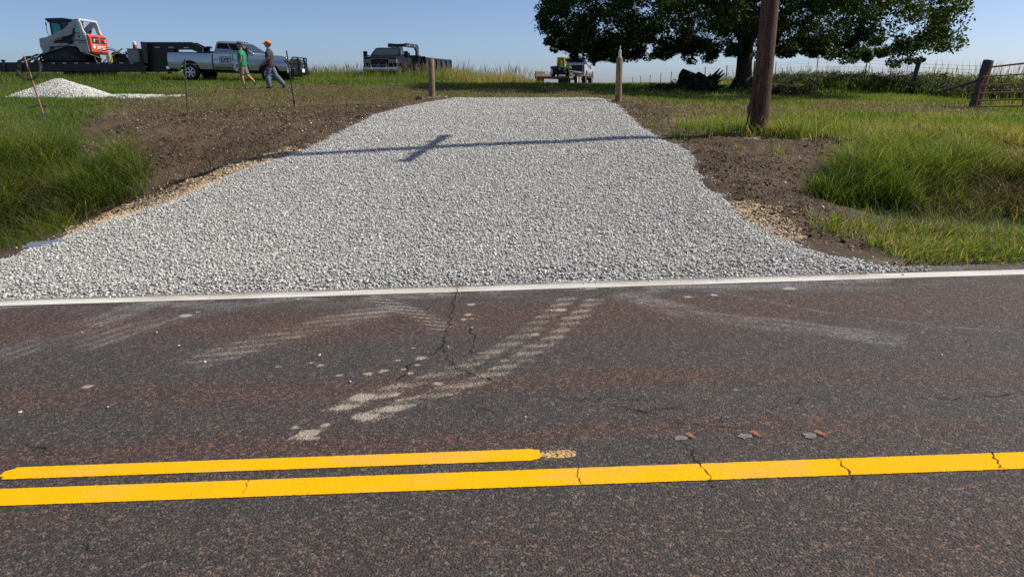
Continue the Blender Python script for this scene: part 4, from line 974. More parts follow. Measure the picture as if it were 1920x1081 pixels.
def pickup(name, label, loc, rz, paint, amber=True, L=6.3, Wd=2.03, H=1.98, wb=4.1, bed=2.1, crew=True, ry=0., group='pickups parked on the grass', chrome=True, wheels=True, dark_low=False):
    t = empty(name, loc, rz, 0, ry); tag(t, label, 'pickup truck', group)
    xf, xr = L*.5, -L*.5; wf_ = xf-1.02; wr = wf_-wb; xb = xr+bed; zs = .58; zb = 1.38; zh = 1.33
    hwid = Wd/2; AR = .56
    xw = xf-1.75           # windscreen foot
    def shape(v):
        z = v.co.z; k = 1-.045*((z-.98)/.45)**2 if z > .98 else 1-.06*((.98-z)/.45)**1.5
        v.co.y *= k
        fx = max(0, (abs(v.co.x-(xf+xr)/2)-(L/2-.55))/.55); v.co.y *= 1-.06*fx*fx*(1 if v.co.x > 0 else .4)
    # front body with bonnet and cab sides
    out = [(xb+.02, zb), (xb+.02, zs)] + [(xw-.05, zs-.02)]
    fa = [(p_[0], p_[1]) for p_ in arch(wf_, AR, zs)]
    pts = [(xb+.02, zs)]+fa+[(xf-.06, zs+.02), (xf-.02, .85), (xf, 1.12), (xf-.06, 1.27), (xf-.35, zh), (xw, zh+.05), (xw-.25, zb), (xb+.02, zb)]
    b = MB(); b.prism(pts, -hwid, hwid)
    for zc in (.70, .83, .98, 1.1, 1.2, 1.3):
        bmesh.ops.bisect_plane(b.bm, geom=b.bm.verts[:]+b.bm.edges[:]+b.bm.faces[:], plane_co=(0, 0, zc), plane_no=(0, 0, 1))
    for v in b.bm.verts: shape(v)
    body = b.build('body', paint, t, .025, True, 30)
    # bed: two side walls, floor, front wall
    ra = arch(wr, AR, zs); pts = [(xr+.05, zs)]+ra+[(xb-.02, zs), (xb-.02, zb), (xr+.05, zb), (xr+.02, 1.0)]
    b = MB()
    for s in (-1, 1):
        q = MB(); 
        b.prism(pts, s*hwid, s*(hwid-.10))
    b.box(((xr+xb)/2, 0, .80), (bed-.1, Wd-.25, .06)); b.box((xb-.05, 0, 1.08), (.06, Wd-.25, .58))
    for zc in (.70, .83, .98, 1.1, 1.2, 1.3):
        bmesh.ops.bisect_plane(b.bm, geom=b.bm.verts[:]+b.bm.edges[:]+b.bm.faces[:], plane_co=(0, 0, zc), plane_no=(0, 0, 1))
    for v in b.bm.verts: shape(v)
    bedo = b.build('cargo_bed', paint, t, .018, True, 30)
    b = MB(); b.box((xr+.07, 0, 1.05), (.07, Wd-.34, .62)); tg = b.build('tailgate', paint, t, .015)
    b = MB(); b.box((xr+.03, 0, 1.18), (.02, .30, .06)); b.build('handle', M_BLACKM, tg)
    for s in (-1, 1): b = MB(); b.box(((xr+xb)/2, s*(hwid-.07), zb+.012), (bed-.06, .09, .025)); b.build('bed_rail', M_BLACKM, bedo)
    # cabin
    xt0, xt1 = xb+.16, xw-.95; rw, tw_ = hwid-.06, hwid-.26
    low = [(xb+.04, -rw, zb), (xw-.02, -rw*.96, zh+.05), (xw-.02, rw*.96, zh+.05), (xb+.04, rw, zb)]
    mid = [(xb+.09, -rw*.97, zb+.12), (xw-.20, -rw*.94, zb+.12), (xw-.20, rw*.94, zb+.12), (xb+.09, rw*.97, zb+.12)]
    top = [(xt0, -tw_, H-.05), (xt1, -tw_, H-.05), (xt1, tw_, H-.05), (xt0, tw_, H-.05)]
    cap = [(xt0+.12, -tw_+.13, H), (xt1-.16, -tw_+.13, H), (xt1-.16, tw_-.13, H), (xt0+.12, tw_-.13, H)]
    b = MB(); V_ = [[b.bm.verts.new(p_) for p_ in r_] for r_ in (low, mid, top, cap)]
    for a_, c_ in zip(V_, V_[1:]):
        for k in range(4): b.bm.faces.new((a_[k], a_[(k+1) % 4], c_[(k+1) % 4], c_[k]))
    b.bm.faces.new(V_[0][::-1]); b.bm.faces.new(V_[-1]); cabin = b.build('cabin', paint, t, .03, True, 50)
    def lerp3(a, c, k): return Vector(a).lerp(Vector(c), k)
    def face(ll, lr, ul, ur, u0, u1, v0, v1, name, off, parent=cabin, m=M_GLASS, skew=None):
        """glass pane on the cabin face given by its corners, in face fractions"""
        def P_(u, v): return lerp3(lerp3(ll, lr, u), lerp3(ul, ur, u), v)
        q = [P_(u0, v0), P_(u1, v0), P_(u1 if skew is None else skew, v1), P_(u0, v1)]
        n = (q[1]-q[0]).cross(q[3]-q[0]).normalized()
        if n.dot(Vector(off)) < 0: q = q[::-1]
        q = [p_+Vector(off)*.004 for p_ in q]
        b = MB(); b.quad(q, .010); return b.build(name, m, parent)
    for s in (-1, 1):
        m0 = (xb+.09, s*rw*.97, zb+.07); m1 = (xw-.16, s*rw*.94, zb+.07); t0_, t1_ = (xt0, s*tw_, H-.05), (xt1, s*tw_, H-.05)
        if crew:
            face(m0, m1, t0_, t1_, .07, .47, .03, .86, 'rear_window', (0, s, .2)); face(m0, m1, t0_, t1_, .50, .93, .03, .86, 'front_window', (0, s, .2), skew=.90)
        else:
            face(m0, m1, t0_, t1_, .05, .33, .06, .86, 'rear_window', (0, s, .2)); face(m0, m1, t0_, t1_, .38, .92, .03, .86, 'front_window', (0, s, .2), skew=.88)
    face((xw-.10, -rw*.94, zb+.05), (xw-.10, rw*.94, zb+.05), (xt1, -tw_, H-.05), (xt1, tw_, H-.05), .07, .93, .02, .90, 'windscreen', (1, 0, .6), m=M_CGLASS)
    face((xb+.09, -rw*.97, zb+.12), (xb+.09, rw*.97, zb+.12), (xt0, -tw_, H-.05), (xt0, tw_, H-.05), .12, .88, .1, .85, 'back_window', (-1, 0, .2))
    # door seams and handles
    xs_ = [xb+.03, xb+.03+(xw-xb)*.47, xw-.35] if crew else [xb+.03, xb+.6, xw-.35]
    for s in (-1, 1):
        for x_ in xs_:
            b = MB(); b.box((x_, s*hwid*.975, (zs+zb+.03)/2), (.012, .05, zb-zs-.09)); b.build('door_seam', M_BLACKM, body)
        for x_ in xs_[:-1]:
            b = MB(); b.box((x_+.22, s*(hwid*.985), 1.19), (.19, .05, .035)); b.build('door_handle', M_CHROME if chrome else M_BLACKM, body, .008)
        b = MB(); b.box(((xb+xw)/2, s*(hwid-.08), zs-.09), (xw-xb-.2, .14, .05)); b.build('side_step', M_BLACKM, t, .01)
        mr = MB(); mr.tube([(xw-.28, s*(hwid-.07), 1.42), (xw-.22, s*(hwid+.12), 1.45)], .025, 6); mr.box((xw-.22, s*(hwid+.20), 1.50), (.09, .20, .34)); mr.build('mirror', M_BLACKM, t, .02)
        hd = MB(); hd.box((xf-.05, s*(hwid-.27), 1.06), (.12, .42, .20)); h_ = hd.build('headlight', M_LAMP, t, .02)
        am = MB(); am.box((xf-.10, s*(hwid-.09), 1.06), (.16, .08, .18)); am.build('indicator', M_AMBER if amber else M_LAMP, h_, .01)
        tl = MB(); tl.box((xr+.06, s*(hwid-.11), 1.10), (.10, .13, .42)); tl.build('tail_light', M_RED, t, .015)
        if wheels:
            pass
    b = MB(); b.box((xf, 0, 1.03), (.06, .98, .32)); g_ = b.build('grille', M_BLACKM, t, .01)
    b = MB()
    for a_, c_, d_ in (((xf+.03, 0, 1.20), 0, (.03, 1.04, .035)), ((xf+.03, 0, .86), 0, (.03, 1.04, .035)), ((xf+.03, .51, 1.03), 0, (.03, .035, .36)), ((xf+.03, -.51, 1.03), 0, (.03, .035, .36))): b.box(a_, d_)
    if amber is False: b.box((xf+.035, 0, 1.10), (.02, 1.0, .02)); b.box((xf+.035, 0, .96), (.02, 1.0, .02))
    b.build('grille_frame', M_CHROME, g_, .006) if 0 else b.build('grille_frame', M_CHROME if amber is False else M_DULL, g_, .004)
    b = MB(); b.prism([(xf-.05, .50), (xf+.10, .52), (xf+.16, .60), (xf+.15, .76), (xf+.02, .80), (xf-.05, .80)], -hwid*.97, hwid*.97); b.build('front_bumper', M_CHROME if amber is False else mat('bumper_chrome', (.45, .45, .47), .2, metal=1.), t, .03)
    b = MB(); b.box((xf-.08, 0, .44), (.2, Wd*.7, .18)); b.box((0, 0, .52), (L-1.2, .95, .16)); b.box((wf_, 0, .42), (.12, Wd-.3, .12)); b.box((wr, 0, .42), (.14, Wd-.3, .14))
    for x_ in (wf_, wr): b.box((x_, 0, .74), (.95, Wd*.80, .48))
    b.build('chassis', M_BLACKM, t)
    b = MB(); b.box((xr-.04, 0, .62), (.22, Wd*.88, .16)); b.build('rear_bumper', M_BLACKM if not chrome else M_CHROME, t, .02)
    for s in (-1, 1):
        for x_ in (wf_, wr): wheel(t, x_, s*(hwid-.16), .42, .42, .27, s, .26, 6)
    return t, dict(xf=xf, xr=xr, xb=xb, xw=xw, hw=hwid, wf=wf_, wr=wr)

def paintm(name, col, metal, rough=.22): return mat(name, col, rough, metal=metal, coat=.8)
M_SILVER = paintm('silver_paint', (.46, .49, .50), .65, .26)
M_NAVY = mat('black_navy_paint', (.005, .006, .010), .5, coat=.0, spec=.18)
M_PALE = paintm('pale_silver_paint', (.50, .51, .52), .4, .3)
M_LOWER = mat('road_dust', (.16, .135, .10), .8, var=.2)

# silver pickup, side on, nose to the right
c = pt(446, 155, 38.9); c.z = gz(c.x, 38.9)-.03
silver, sd_ = pickup('pickup_truck', 'silver crew cab pickup with black grille guard and a sign on its door', c, rad(-8), M_SILVER, amber=False, L=6.5, wb=4.25, bed=2.5, ry=rad(1.6))
xf, hw2 = sd_['xf'], sd_['hw']
b = MB()
for s in (-1, 1):
    b.tube([(xf+.30, s*.36, .42), (xf+.34, s*.36, .95), (xf+.26, s*.36, 1.30)], .055, 8)
    b.tube([(xf+.26, s*.36, 1.28), (xf+.22, s*.80, 1.28), (xf+.14, s*.98, 1.10), (xf+.18, s*.98, .62), (xf+.28, s*.60, .50)], .035, 8)
for z_ in (.62, .82, 1.0, 1.16, 1.28): b.tube([(xf+.28, -.36, z_), (xf+.28, .36, z_)], .024, 7)
for z_ in (.72, .95, 1.12): 
    for s in (-1, 1): b.tube([(xf+.28, s*.36, z_), (xf+.18, s*.96, z_)], .02, 7)
b.box((xf+.20, 0, .55), (.20, 1.9, .22)); b.build('grille_guard', M_BLACK, silver, smooth=True)
b = MB(); b.box((xf+.39, .0, .66), (.01, .32, .17)); b.build('number_plate', M_WHITE, silver)
sg = MB(); sg.box((sd_['xb']+.70, -hw2-.006, 1.03), (.58, .012, .40)); sg = sg.build('door_sign', mat('magnet_white', (.50, .53, .58), .5), silver)
b = MB()
for z_, h_ in ((1.225, .012), (.835, .012)): b.box((sd_['xb']+.70, -hw2-.014, z_), (.58, .006, h_))
for x_ in (-.285, .285): b.box((sd_['xb']+.70+x_, -hw2-.014, 1.03), (.012, .006, .40))
b.build('sign_border', mat('sign_grey', (.10, .10, .13), .6), sg)
M_MAROON = mat('maroon_letters', (.10, .015, .03), .6)
text_mesh('L', .30, 'letter', M_MAROON, sg, (sd_['xb']+.56, -hw2-.018, 1.04), (PI/2, 0, 0), .002, 1.1)
text_mesh('8', .17, 'letter', M_MAROON, sg, (sd_['xb']+.68, -hw2-.018, 1.06), (PI/2, 0, 0), .002, 1.1)
text_mesh('T', .30, 'letter', M_MAROON, sg, (sd_['xb']+.83, -hw2-.018, 1.02), (PI/2, 0, 0), .002, 1.1)
for k in range(5): b = MB(); b.ball((sd_['xw']-1.10, -.5+.25*k, 1.985), .036, 1, (1.4, 1, .6)); b.build('roof_lamp', M_BLACKM, silver)
for s in (-1, 1): b = MB(); b.box((sd_['xb']+.95, s*(hw2-.012), .68), (1.9, .03, .10)); b.build('dirty_sill', M_LOWER, silver, .004)
b = MB(); b.box((sd_['xb']-.28, 0, 1.40), (.35, 1.3, .16)); b.build('tool_box', M_BLACKM, silver, .02)

# black flatbed gooseneck trailer behind it
Yt = 39.5; g0 = gz(-24, Yt)
def TX(px, yy=118, dy=0): return pt(px, yy, Yt+dy).x
tr = empty('gooseneck_trailer', (TX(150), Yt, g0)); tag(tr, 'long black flatbed gooseneck trailer carrying the tracked loader, hitched to silver pickup', 'trailer')
ox = TX(150); NY = -1.22
def lz(y, Y=Yt-1.2): return pt(200, y, Y).z-g0
def lx(px, y=118): return pt(px, y, Yt-1.2).x-ox
x0, x1 = lx(-60), lx(268); zd = lz(118); 
b = MB()
for s in (-1, 1): b.box(((x0+x1)/2, s*1.18, zd-.20), (x1-x0, .08, .38)); b.box(((x0+x1)/2, s*1.16, zd-.02), (x1-x0, .16, .03)); b.box(((x0+x1)/2, s*1.16, zd-.39), (x1-x0, .16, .03))
for k in range(14): b.box((x0+(x1-x0)*k/13, 0, zd-.2), (.06, 2.3, .15))
b.build('frame', M_BLACK, tr, .004)
b = MB()
for k in range(12): b.box(((x0+x1)/2, -1.05+k*.19, zd+.01), (x1-x0-.02, .17, .04))
b.build('deck', mat('dark_deck_boards', (.05, .042, .036), .9, var=.4, scale=4), tr)
for px in (100, 121, 143, 164, 185, 207, 228, 248):
    b = MB(); b.box((lx(px), -1.245, zd-.015), (.17, .010, .035)); b.build('reflector', M_REFL, tr)
xa, xb_, xc, xd = lx(265, 90), lx(312, 110), lx(351, 80), lx(371, 90)
zt, zu = lz(78), lz(91.5)
for s in (-1, 1):
    b = MB(); y_ = s*.30-.30
    b.prism([(xa, zt), (xc, zt), (xd, lz(88)), (xd, lz(101)), (lx(348, 92), zu), (lx(314, 92), zu), (lx(313), lz(134)), (lx(272), lz(134)), (xa+.1, zd-.35)], y_-.09, y_+.09)
    b.build('neck_beam', M_BLACK, tr, .008)
b = MB(); b.box(((xa+lx(312))/2, 0, (zt+lz(134))/2), (lx(312)-xa-.1, 1.1, zt-lz(134)-.1)); b.build('storage_box', M_BLACK, tr, .01)
b = MB(); b.box(((xa+.03), 0, (zt+zd)/2), (.08, 2.40, zt-zd)); b.build('headboard', M_BLACK, tr, .01)
b = MB(); b.tube([(lx(374, 95), 0, lz(86)), (lx(374, 95), 0, lz(107))], .075, 12); b.box((lx(375, 95), 0, lz(87)), (.22, .3, .10)); b.build('coupler', M_BLACK, tr)
for px, y_ in ((286, 88), (312, 88), (341, 88.5)):
    b = MB(); b.box((lx(px, y_), -.70, lz(y_)), (.26, .01, .045)); b.build('reflector', M_REFL, tr)
for px in (266, 309):
    b = MB(); b.box((lx(px), -1.1 if px < 300 else -.8, lz(124)), (.12, .12, .75)); b.box((lx(px), -1.1 if px < 300 else -.8, lz(137)), (.26, .26, .03)); b.build('landing_leg', M_BLACK, tr, .006)
for px in (128, 158):
    for s in (-1, 1): wheel(tr, lx(px), s*.98, .40, .40, .26, s, .20, 5, M_BLACKM)
b = MB(); b.box((lx(143), 0, zd-.40), (2.0, 2.1, .05)); b.build('axle_plate', M_BLACK, tr)
for s in (-1, 1):
    y_ = s*.85; b = MB()
    for w_ in (-.28, .28): b.tube([(lx(30), y_+w_, zd+.02), (lx(72), y_+w_, zd+.42)], .035, 6)
    for k in range(7): q = k/6; b.tube([(lx(30)+(lx(72)-lx(30))*q, y_-.28, zd+.02+.40*q), (lx(30)+(lx(72)-lx(30))*q, y_+.28, zd+.02+.40*q)], .025, 6)
    b.tube([(lx(72), y_, zd+.42), (lx(66), y_, zd)], .03, 6); b.tube([(lx(45), y_, zd), (lx(55), y_, zd+.26)], .025, 6)
    b.build('ramp', M_BLACK, tr, smooth=True)
for x_ in (lx(8), lx(40)): b = MB(); b.tube([(x_, -1.26, zd-.5), (x_, -1.26, zd+.10)], .05, 8); b.ball((x_, -1.26, zd+.1), .09, 2, (1.4, .8, .6)); b.build('stake_pocket', M_BLACK, tr)

# tracked loader on the deck, facing left
M_LGREY = mat('loader_grey', (.40, .41, .40), .45, var=.08, scale=3, coat=.2)
M_LSUNLIT = mat('loader_sunlit_grey', (.60, .60, .58), .45)  # paler copy of the loader grey, sunlight put into the colour
M_LRED = mat('loader_orange_red', (.62, .065, .020), .4, coat=.3)
ld = empty('tracked_loader', (TX(138), Yt, g0+zd+.03), PI); ld.scale = (.94, .94, .97); tag(ld, 'white and orange-red tracked skid loader strapped on the black flatbed trailer', 'loader')
TRK = [(1.1, .15), (1.0, .0), (-.88, .0), (-1.06, .10), (-1.10, .26), (-.98, .50), (-.66, .78), (-.42, .83), (-.2, .78), (1.0, .43), (1.13, .30)]
for s in (-1, 1):
    b = MB(); b.prism(TRK, s*.95, s*.52)
    for k in range(len(TRK)):
        a_, c_ = Vector((TRK[k][0], 0, TRK[k][1])), Vector((TRK[(k+1) % len(TRK)][0], 0, TRK[(k+1) % len(TRK)][1])); n_ = int((c_-a_).length/.11)
        nn = Vector(((c_-a_).z, 0, -(c_-a_).x)).normalized(); an = math.atan2(-(c_-a_).z, (c_-a_).x)
        for j in range(n_): q = a_.lerp(c_, (j+.5)/n_); b.box(q+Vector((0, s*.735, 0))-nn*-.012, (.06, .43, .045), (0, an, 0))
    tk = b.build('track', M_TYRE, ld)
    b = MB(); b.prism([(.85, .12), (-.80, .12), (-.55, .62), (-.35, .64), (.85, .34)], s*.955, s*.90); b.build('track_frame', mat('dull_metal', (.05, .048, .045), .8, var=.4) if s < 0 else bpy.data.materials['dull_metal'], tk, .01)
    for q, r_ in (((.86, .2), .16), ((-.62, .56), .19), ((.4, .12), .1), ((0, .12), .1), ((-.4, .12), .1), ((-.80, .18), .14)):
        b = MB(); b.lathe([(r_, s*.93), (r_, s*.975), (r_*.4, s*.985)], 16, Matrix.Translation((q[0], 0, q[1]))); b.build('roller', M_BLACKM, tk)
b = MB(); b.prism([(.95, .55), (.95, 1.05), (.5, 1.18), (-.45, 1.22), (-.85, 1.50), (-1.28, 1.46), (-1.42, 1.36), (-1.50, .48), (-.9, .40)], -.66, .66); b.build('body', M_LGREY, ld, .02)
for s in (-1, 1):
    b = MB(); b.prism([(-.70, .90), (-.86, 1.46), (-1.30, 1.44), (-1.42, 1.34), (-1.50, .52), (-1.0, .52), (-.92, .72)], s*.66, s*.90); b.build('side_panel', M_LGREY, ld, .015)
    b = MB(); b.prism([(.62, .80), (.45, 1.10), (-.30, 1.28), (-.45, .88)], s*.66, s*.70); b.build('engine_cover', M_BLACKM, ld)
    b = MB(); arm = [(1.05, .50), (1.17, .80), (1.15, 1.18), (1.02, 1.24), (.76, 1.27), (.2, 1.48), (-.25, 1.66), (-.62, 1.95), (-.90, 2.17), (-1.12, 2.19), (-1.22, 2.0), (-1.32, 1.47), (-1.16, 1.40), (-1.05, 1.80), (-.93, 1.90), (-.78, 1.70), (-.66, 1.42), (-.40, 1.34), (-.10, 1.30), (.50, 1.10), (.66, .92), (.72, .56), (.90, .48)]
    b.prism(arm, s*.90, s*.76); a_ = b.build('lift_arm', M_LGREY, ld, .012)
    b = MB(); b.prism([(.75, .50), (.70, .80), (-.30, .86), (-.70, .80), (-.74, .92), (-.30, .98), (.60, .95), (.80, .86)], s*.88, s*.70); b.build('fender', M_LGREY, ld, .01)
    b = MB(); b.lathe([(.17, s*.90), (.17, s*.95), (.06, s*.96)], 18, Matrix.Translation((-.50, 0, 1.08))); b.build('pivot', M_BLACKM, ld, .0, True)
    b = MB(); b.tube([(-.50, s*.80, 1.10), (-.80, s*.80, 1.72)], .055, 8); b.tube([(.6, s*.72, .70), (.95, s*.72, 1.10)], .04, 8); b.build('cylinder', M_BLACKM, ld)
    b = MB(); b.prism([(-1.24, 1.40), (-1.16, 1.40), (-1.02, 2.12), (-1.16, 2.16)], s*.905, s*.915); b.build('sunlit_arm_edge', M_LSUNLIT, a_)  # pale strip paints sunlight on the upright's rear edge
b = MB(); b.tube([(-1.13, -.86, 2.15), (-1.13, .86, 2.15)], .055, 10); 
for s in (-1, 1): b.tube([(-1.13, s*.84, 2.15), (-1.20, s*.84, 1.75), (-1.36, s*.82, 1.44)], .05, 8)
b.build('rear_crossbar', M_LSUNLIT, ld, smooth=True)
b = MB(); b.tube([(-.95, .35, 1.5), (-1.0, .30, 1.95), (-.8, .25, 2.0)], .05, 8); b.box((-1.0, .55, 1.75), (.06, .35, .45), (0, .2, 0)); b.build('exhaust', M_BLACKM, ld)
b = MB(); b.prism([(-1.44, .48), (-1.40, 1.44), (-1.50, 1.42), (-1.60, 1.30), (-1.62, .56), (-1.56, .48)], -.86, .86); tgt = b.build('tailgate', M_LRED, ld, .04)
b = MB(); b.box((-1.600, 0, 1.15), (.05, 1.36, .34)); b.build('tail_recess', M_BLACKM, tgt, .02)
b = MB(); b.box((-1.63, 0, 1.15), (.03, .16, .34)); b.box((-1.63, 0, 1.19), (.03, 1.0, .05)); b.build('recess_bar', M_LRED, tgt, .008)
for s in (-1, 1): b = MB(); b.box((-1.635, s*.54, 1.13), (.03, .09, .17)); b.build('tail_light', mat('cream_lens', (.62, .52, .32), .3) if s < 0 else bpy.data.materials['cream_lens'], tgt)
text_mesh('Bobcat', .30, 'lettering', M_WHITE, tgt, (-1.628, -.10, .80), (PI/2, 0, -PI/2), .004)
b = MB(); b.box((-1.628, .58, .82), (.012, .20, .20)); b.build('emblem', M_WHITE, tgt, .003)
b = MB(); b.box((-1.52, 0, .46), (.22, 1.5, .05)); b.build('rear_bumper', M_BLACKM, ld)
for s in (-1, 1):
    text_mesh('Bobcat', .135, 'lettering', M_BLACKM, ld, (-1.17 if s > 0 else -1.17, s*.905, 1.10), (PI/2, 0, PI if s > 0 else 0), .003)
    b = MB(); b.box((-1.16, s*.905, .985), (.44, .008, .022)); b.box((-.86, s*.905, 1.10), (.07, .008, .08)); b.box((-1.05, s*.905, 1.30), (.08, .008, .09)); b.build('marking', M_BLACKM, ld)
cb = MB()
for x_ in (.66, -.30, -.50):
    for s in (-1, 1): cb.box((x_, s*.47, 1.65), (.07, .07, 1.05))
cb.prism([(.90, 2.19), (.86, 2.24), (-.10, 2.26), (-.62, 2.16), (-.60, 2.06), (.60, 2.10), (.74, 2.02)], -.52, .52); cb.box((.66, 0, 1.2), (.06, .95, .12)); cb.box((-.5, 0, 1.25), (.06, .95, .2))
cab = cb.build('cab', mat('cab_dark', (.02, .024, .035), .45), ld, .012)
for s in (-1, 1):
    b = MB(); b.box((.18, s*.49, 1.64), (.88, .012, .86)); b.build('side_glass', mat('tinted_glass', (.08, .30, .27), .08, trans=.75, ior=1.1) if s < 0 else bpy.data.materials['tinted_glass'], cab)
    b = MB()
    for k in range(9): b.box((-.24+.10*k, s*.50, 1.64), (.010, .010, .86))
    for k in range(9): b.box((.18, s*.50, 1.25+.095*k), (.86, .010, .010))
    b.build('mesh_guard', M_BLACKM, cab)
b = MB(); b.box((-.40, -.49, 1.62), (.16, .012, .8)); b.box((-.51, 0, 1.75), (.012, .9, .5)); b.build('rear_glass', bpy.data.materials['tinted_glass'], cab)
b = MB(); b.box((.02, 0, 1.35), (.45, .5, .12)); b.box((-.22, 0, 1.65), (.12, .48, .6)); b.build('operator_seat', M_BLACKM, cab, .03)
b = MB(); b.tube([(.78, .54, 1.30), (.86, .56, 1.55), (.84, .56, 1.90)], .014, 6); b.box((.84, .57, 1.95), (.05, .04, .16)); b.build('work_mirror', M_BLACKM, cab)
b = MB(); b.box((1.12, 0, .55), (.10, 1.3, .5))
for s in (-1, -.35, .35, 1): b.tube([(1.15, s*.6, .55), (1.45, s*.6, .35), (1.75, s*.6, .10)], .035, 6); b.tube([(1.15, s*.6, .30), (1.5, s*.6, .08), (1.85, s*.6, .03)], .035, 6)
b.tube([(1.15, -.5, .80), (1.55, -.5, .50), (1.7, -.5, .20)], .025, 6); b.tube([(1.75, -.7, .10), (1.75, .7, .10)], .03, 6); b.build('grapple', M_BLACK, ld, smooth=True)

# gear on the deck
zD = g0+zd+.035
def at_deck(px, y_): return Vector((pt(px, 115, Yt+y_).x, Yt+y_, zD))
o = empty('tool_chest', at_deck(256, -.75)); tag(o, 'grey metal tool chest at the front end of the flatbed deck', 'tool chest')
b = MB(); b.box((0, 0, .32), (.58, .5, .64)); ch = b.build('chest', mat('chest_grey', (.24, .255, .24), .5, var=.15), o, .015); b = MB(); b.box((.0, 0, .655), (.62, .54, .03)); b.build('lid', M_BLACKM, o, .008)
o = empty('fuel_can', at_deck(255, -.70)+Vector((.04, 0, .67))); tag(o, 'small red and white can standing on the grey tool chest', 'can')
b = MB(); b.lathe([(.10, 0), (.10, .16), (.08, .20)], 14, None, 'z'); b.build('can_body', mat('can_red', (.35, .02, .03), .4), o, smooth=True); b = MB(); b.lathe([(.085, .195), (.085, .32), (.03, .36)], 14, None, 'z'); b.build('can_top', M_WHITE, o, smooth=True)
o = empty('winch', at_deck(231, -.3)); tag(o, 'black greasy winch with hoses between the loader and the tool chest', 'winch')
b = MB(); b.box((0, 0, .12), (1.0, .7, .24)); b.box((.05, 0, .30), (.6, .5, .26)); b.lathe([(.19, -.25), (.19, .25)], 16, Matrix.Translation((-.28, 0, .34))); b.box((.34, 0, .32), (.20, .3, .34)); b.build('winch_body', M_BLACKM, o, .02)
b = MB()
for k, (dx, h) in enumerate(((.0, .30), (.1, .26), (.16, .42))): b.tube(bez((-.75-dx*2, -.3, .42+h*.4), (-.3, -.35, .6+h), (.25+dx, -.3, .12), 10), .014, 6)
b.tube(bez((.1, -.3, .2), (.3, -.3, .75), (.55, -.3, .3), 8), .013, 6); b.build('hose', M_BLACKM, o, smooth=True)
b = MB(); b.lathe([(.04, 0), (.08, .02), (.08, .10)], 14, Matrix.Translation((.36, -.2, .46)), 'z'); b.box((.45, -.3, .25), (.12, .04, .30), (0, -.4, 0)); b.build('bright_fitting', M_ALU, o)
def board(a, c, th, label, m, name='board'):
    p_ = at_deck(a[0], -.95); o = empty(name, p_); tag(o, label, name.replace('_', ' ')); e = at_deck(c[0], -.95)+Vector((0, .25, c[1])); s_ = p_+Vector((0, 0, a[1])); mid = (s_+e)/2-p_; d_ = e-s_
    b = MB(); b.box(mid, (d_.length, .05, th), (0, -math.atan2(d_.z, d_.x), 0)); b.build(name+'_shaft', m, o, .004); return o
M_YW = mat('pale_yellow_wood', (.62, .52, .22), .7, var=.2)
board((191, .02), (231, .68), .055, 'pale yellow pole lying slanted across gear behind the loader', M_YW, 'yellow_pole')
o = empty('yellow_bucket', at_deck(206, -.85)); tag(o, 'pale yellow bucket in the heap of gear behind the red tailgate', 'bucket')
b = MB(); b.lathe([(.12, 0), (.15, .34), (.14, .34), (.11, .03)], 16, None, 'z'); b.build('bucket_shell', M_YW, o, smooth=True)
o = empty('load_strap', at_deck(180, -1.05)); tag(o, 'tan ratchet strap running down from the loader to the deck edge', 'strap')
b = MB(); b.tube(bez((-.42, 0, .46), (.1, -.02, .25), (.75, 0, .05), 8), .016, 5); b.tube([(-.05, 0, .25), (-.0, -.02, .12), (.06, 0, 0)], .022, 5); b.build('webbing', mat('strap_tan', (.40, .34, .22), .8), o)

# ------------------------------------------------------------------ dark pickup facing us, with a dump trailer
c = pt(715, 150, 45.6); c = Vector((-7.42, 45.2, gz(-8, 44)-.12))
dark, dd = pickup('pickup_truck', 'black pickup with chrome bumper facing the road, standing in tall grass', c, rad(-90.5), M_NAVY, L=5.9, Wd=2.0, H=1.93, wb=3.8, bed=2.0, crew=False)
text_mesh('GMC', .15, 'lettering', mat('red_letters', (.25, .02, .02), .4), dark, (dd['xf']+.055, 0, 1.03), (PI/2, 0, PI/2), .004, 1.2)
for s in (-1, 1):
    b = MB(); b.box((dd['xf']-1.95, s*(dd['hw']+.20), 1.50), (.10, .24, .38)); b.box((dd['xf']-1.95, s*(dd['hw']+.05), 1.45), (.04, .2, .04)); b.build('tow_mirror', M_BLACKM, dark, .03)
yaw = math.atan2(5.5, 1.3)              # trailer runs back and to the right
tp = Vector((-5.75, 49.6, 0)); fd = Vector((math.cos(yaw), math.sin(yaw), 0)); nd = Vector((-fd.y, fd.x, 0))
cpt = tp+fd*2.8+nd*1.05; cpt.z = gz(cpt.x, cpt.y)
dt = empty('dump_trailer', cpt, yaw+PI); tag(dt, 'black high sided dump trailer hitched behind the black pickup', 'trailer')
# local +x points to the pickup
for s in (-1, 1):
    b = MB(); b.box((0, s*1.02, 1.02), (5.4, .05, .72)); b.box((0, s*1.06, 1.40), (5.5, .10, .08)); b.box((0, s*1.05, .66), (5.5, .08, .08))
    for k in range(6): b.box((-2.7+5.4*k/5, s*1.07, 1.03), (.09, .09, .74))
    b.build('side_wall', M_BLACK, dt, .006)
b = MB(); b.box((0, 0, .62), (5.4, 2.0, .06)); b.box((2.7, 0, 1.05), (.06, 2.05, .9)); b.box((0, 0, .50), (5.6, 1.0, .16)); b.build('dump_bed', M_BLACK, dt)
b = MB(); b.box((-2.75, 0, 1.05), (.07, 2.1, .86)); b.build('rear_gate', M_BLACK, dt, .01)
b = MB(); b.box((3.0, 0, 1.0), (.45, 1.5, 1.1)); b.box((3.0, -.2, 1.62), (.3, .5, .2)); b.build('pump_box', M_BLACK, dt, .02)
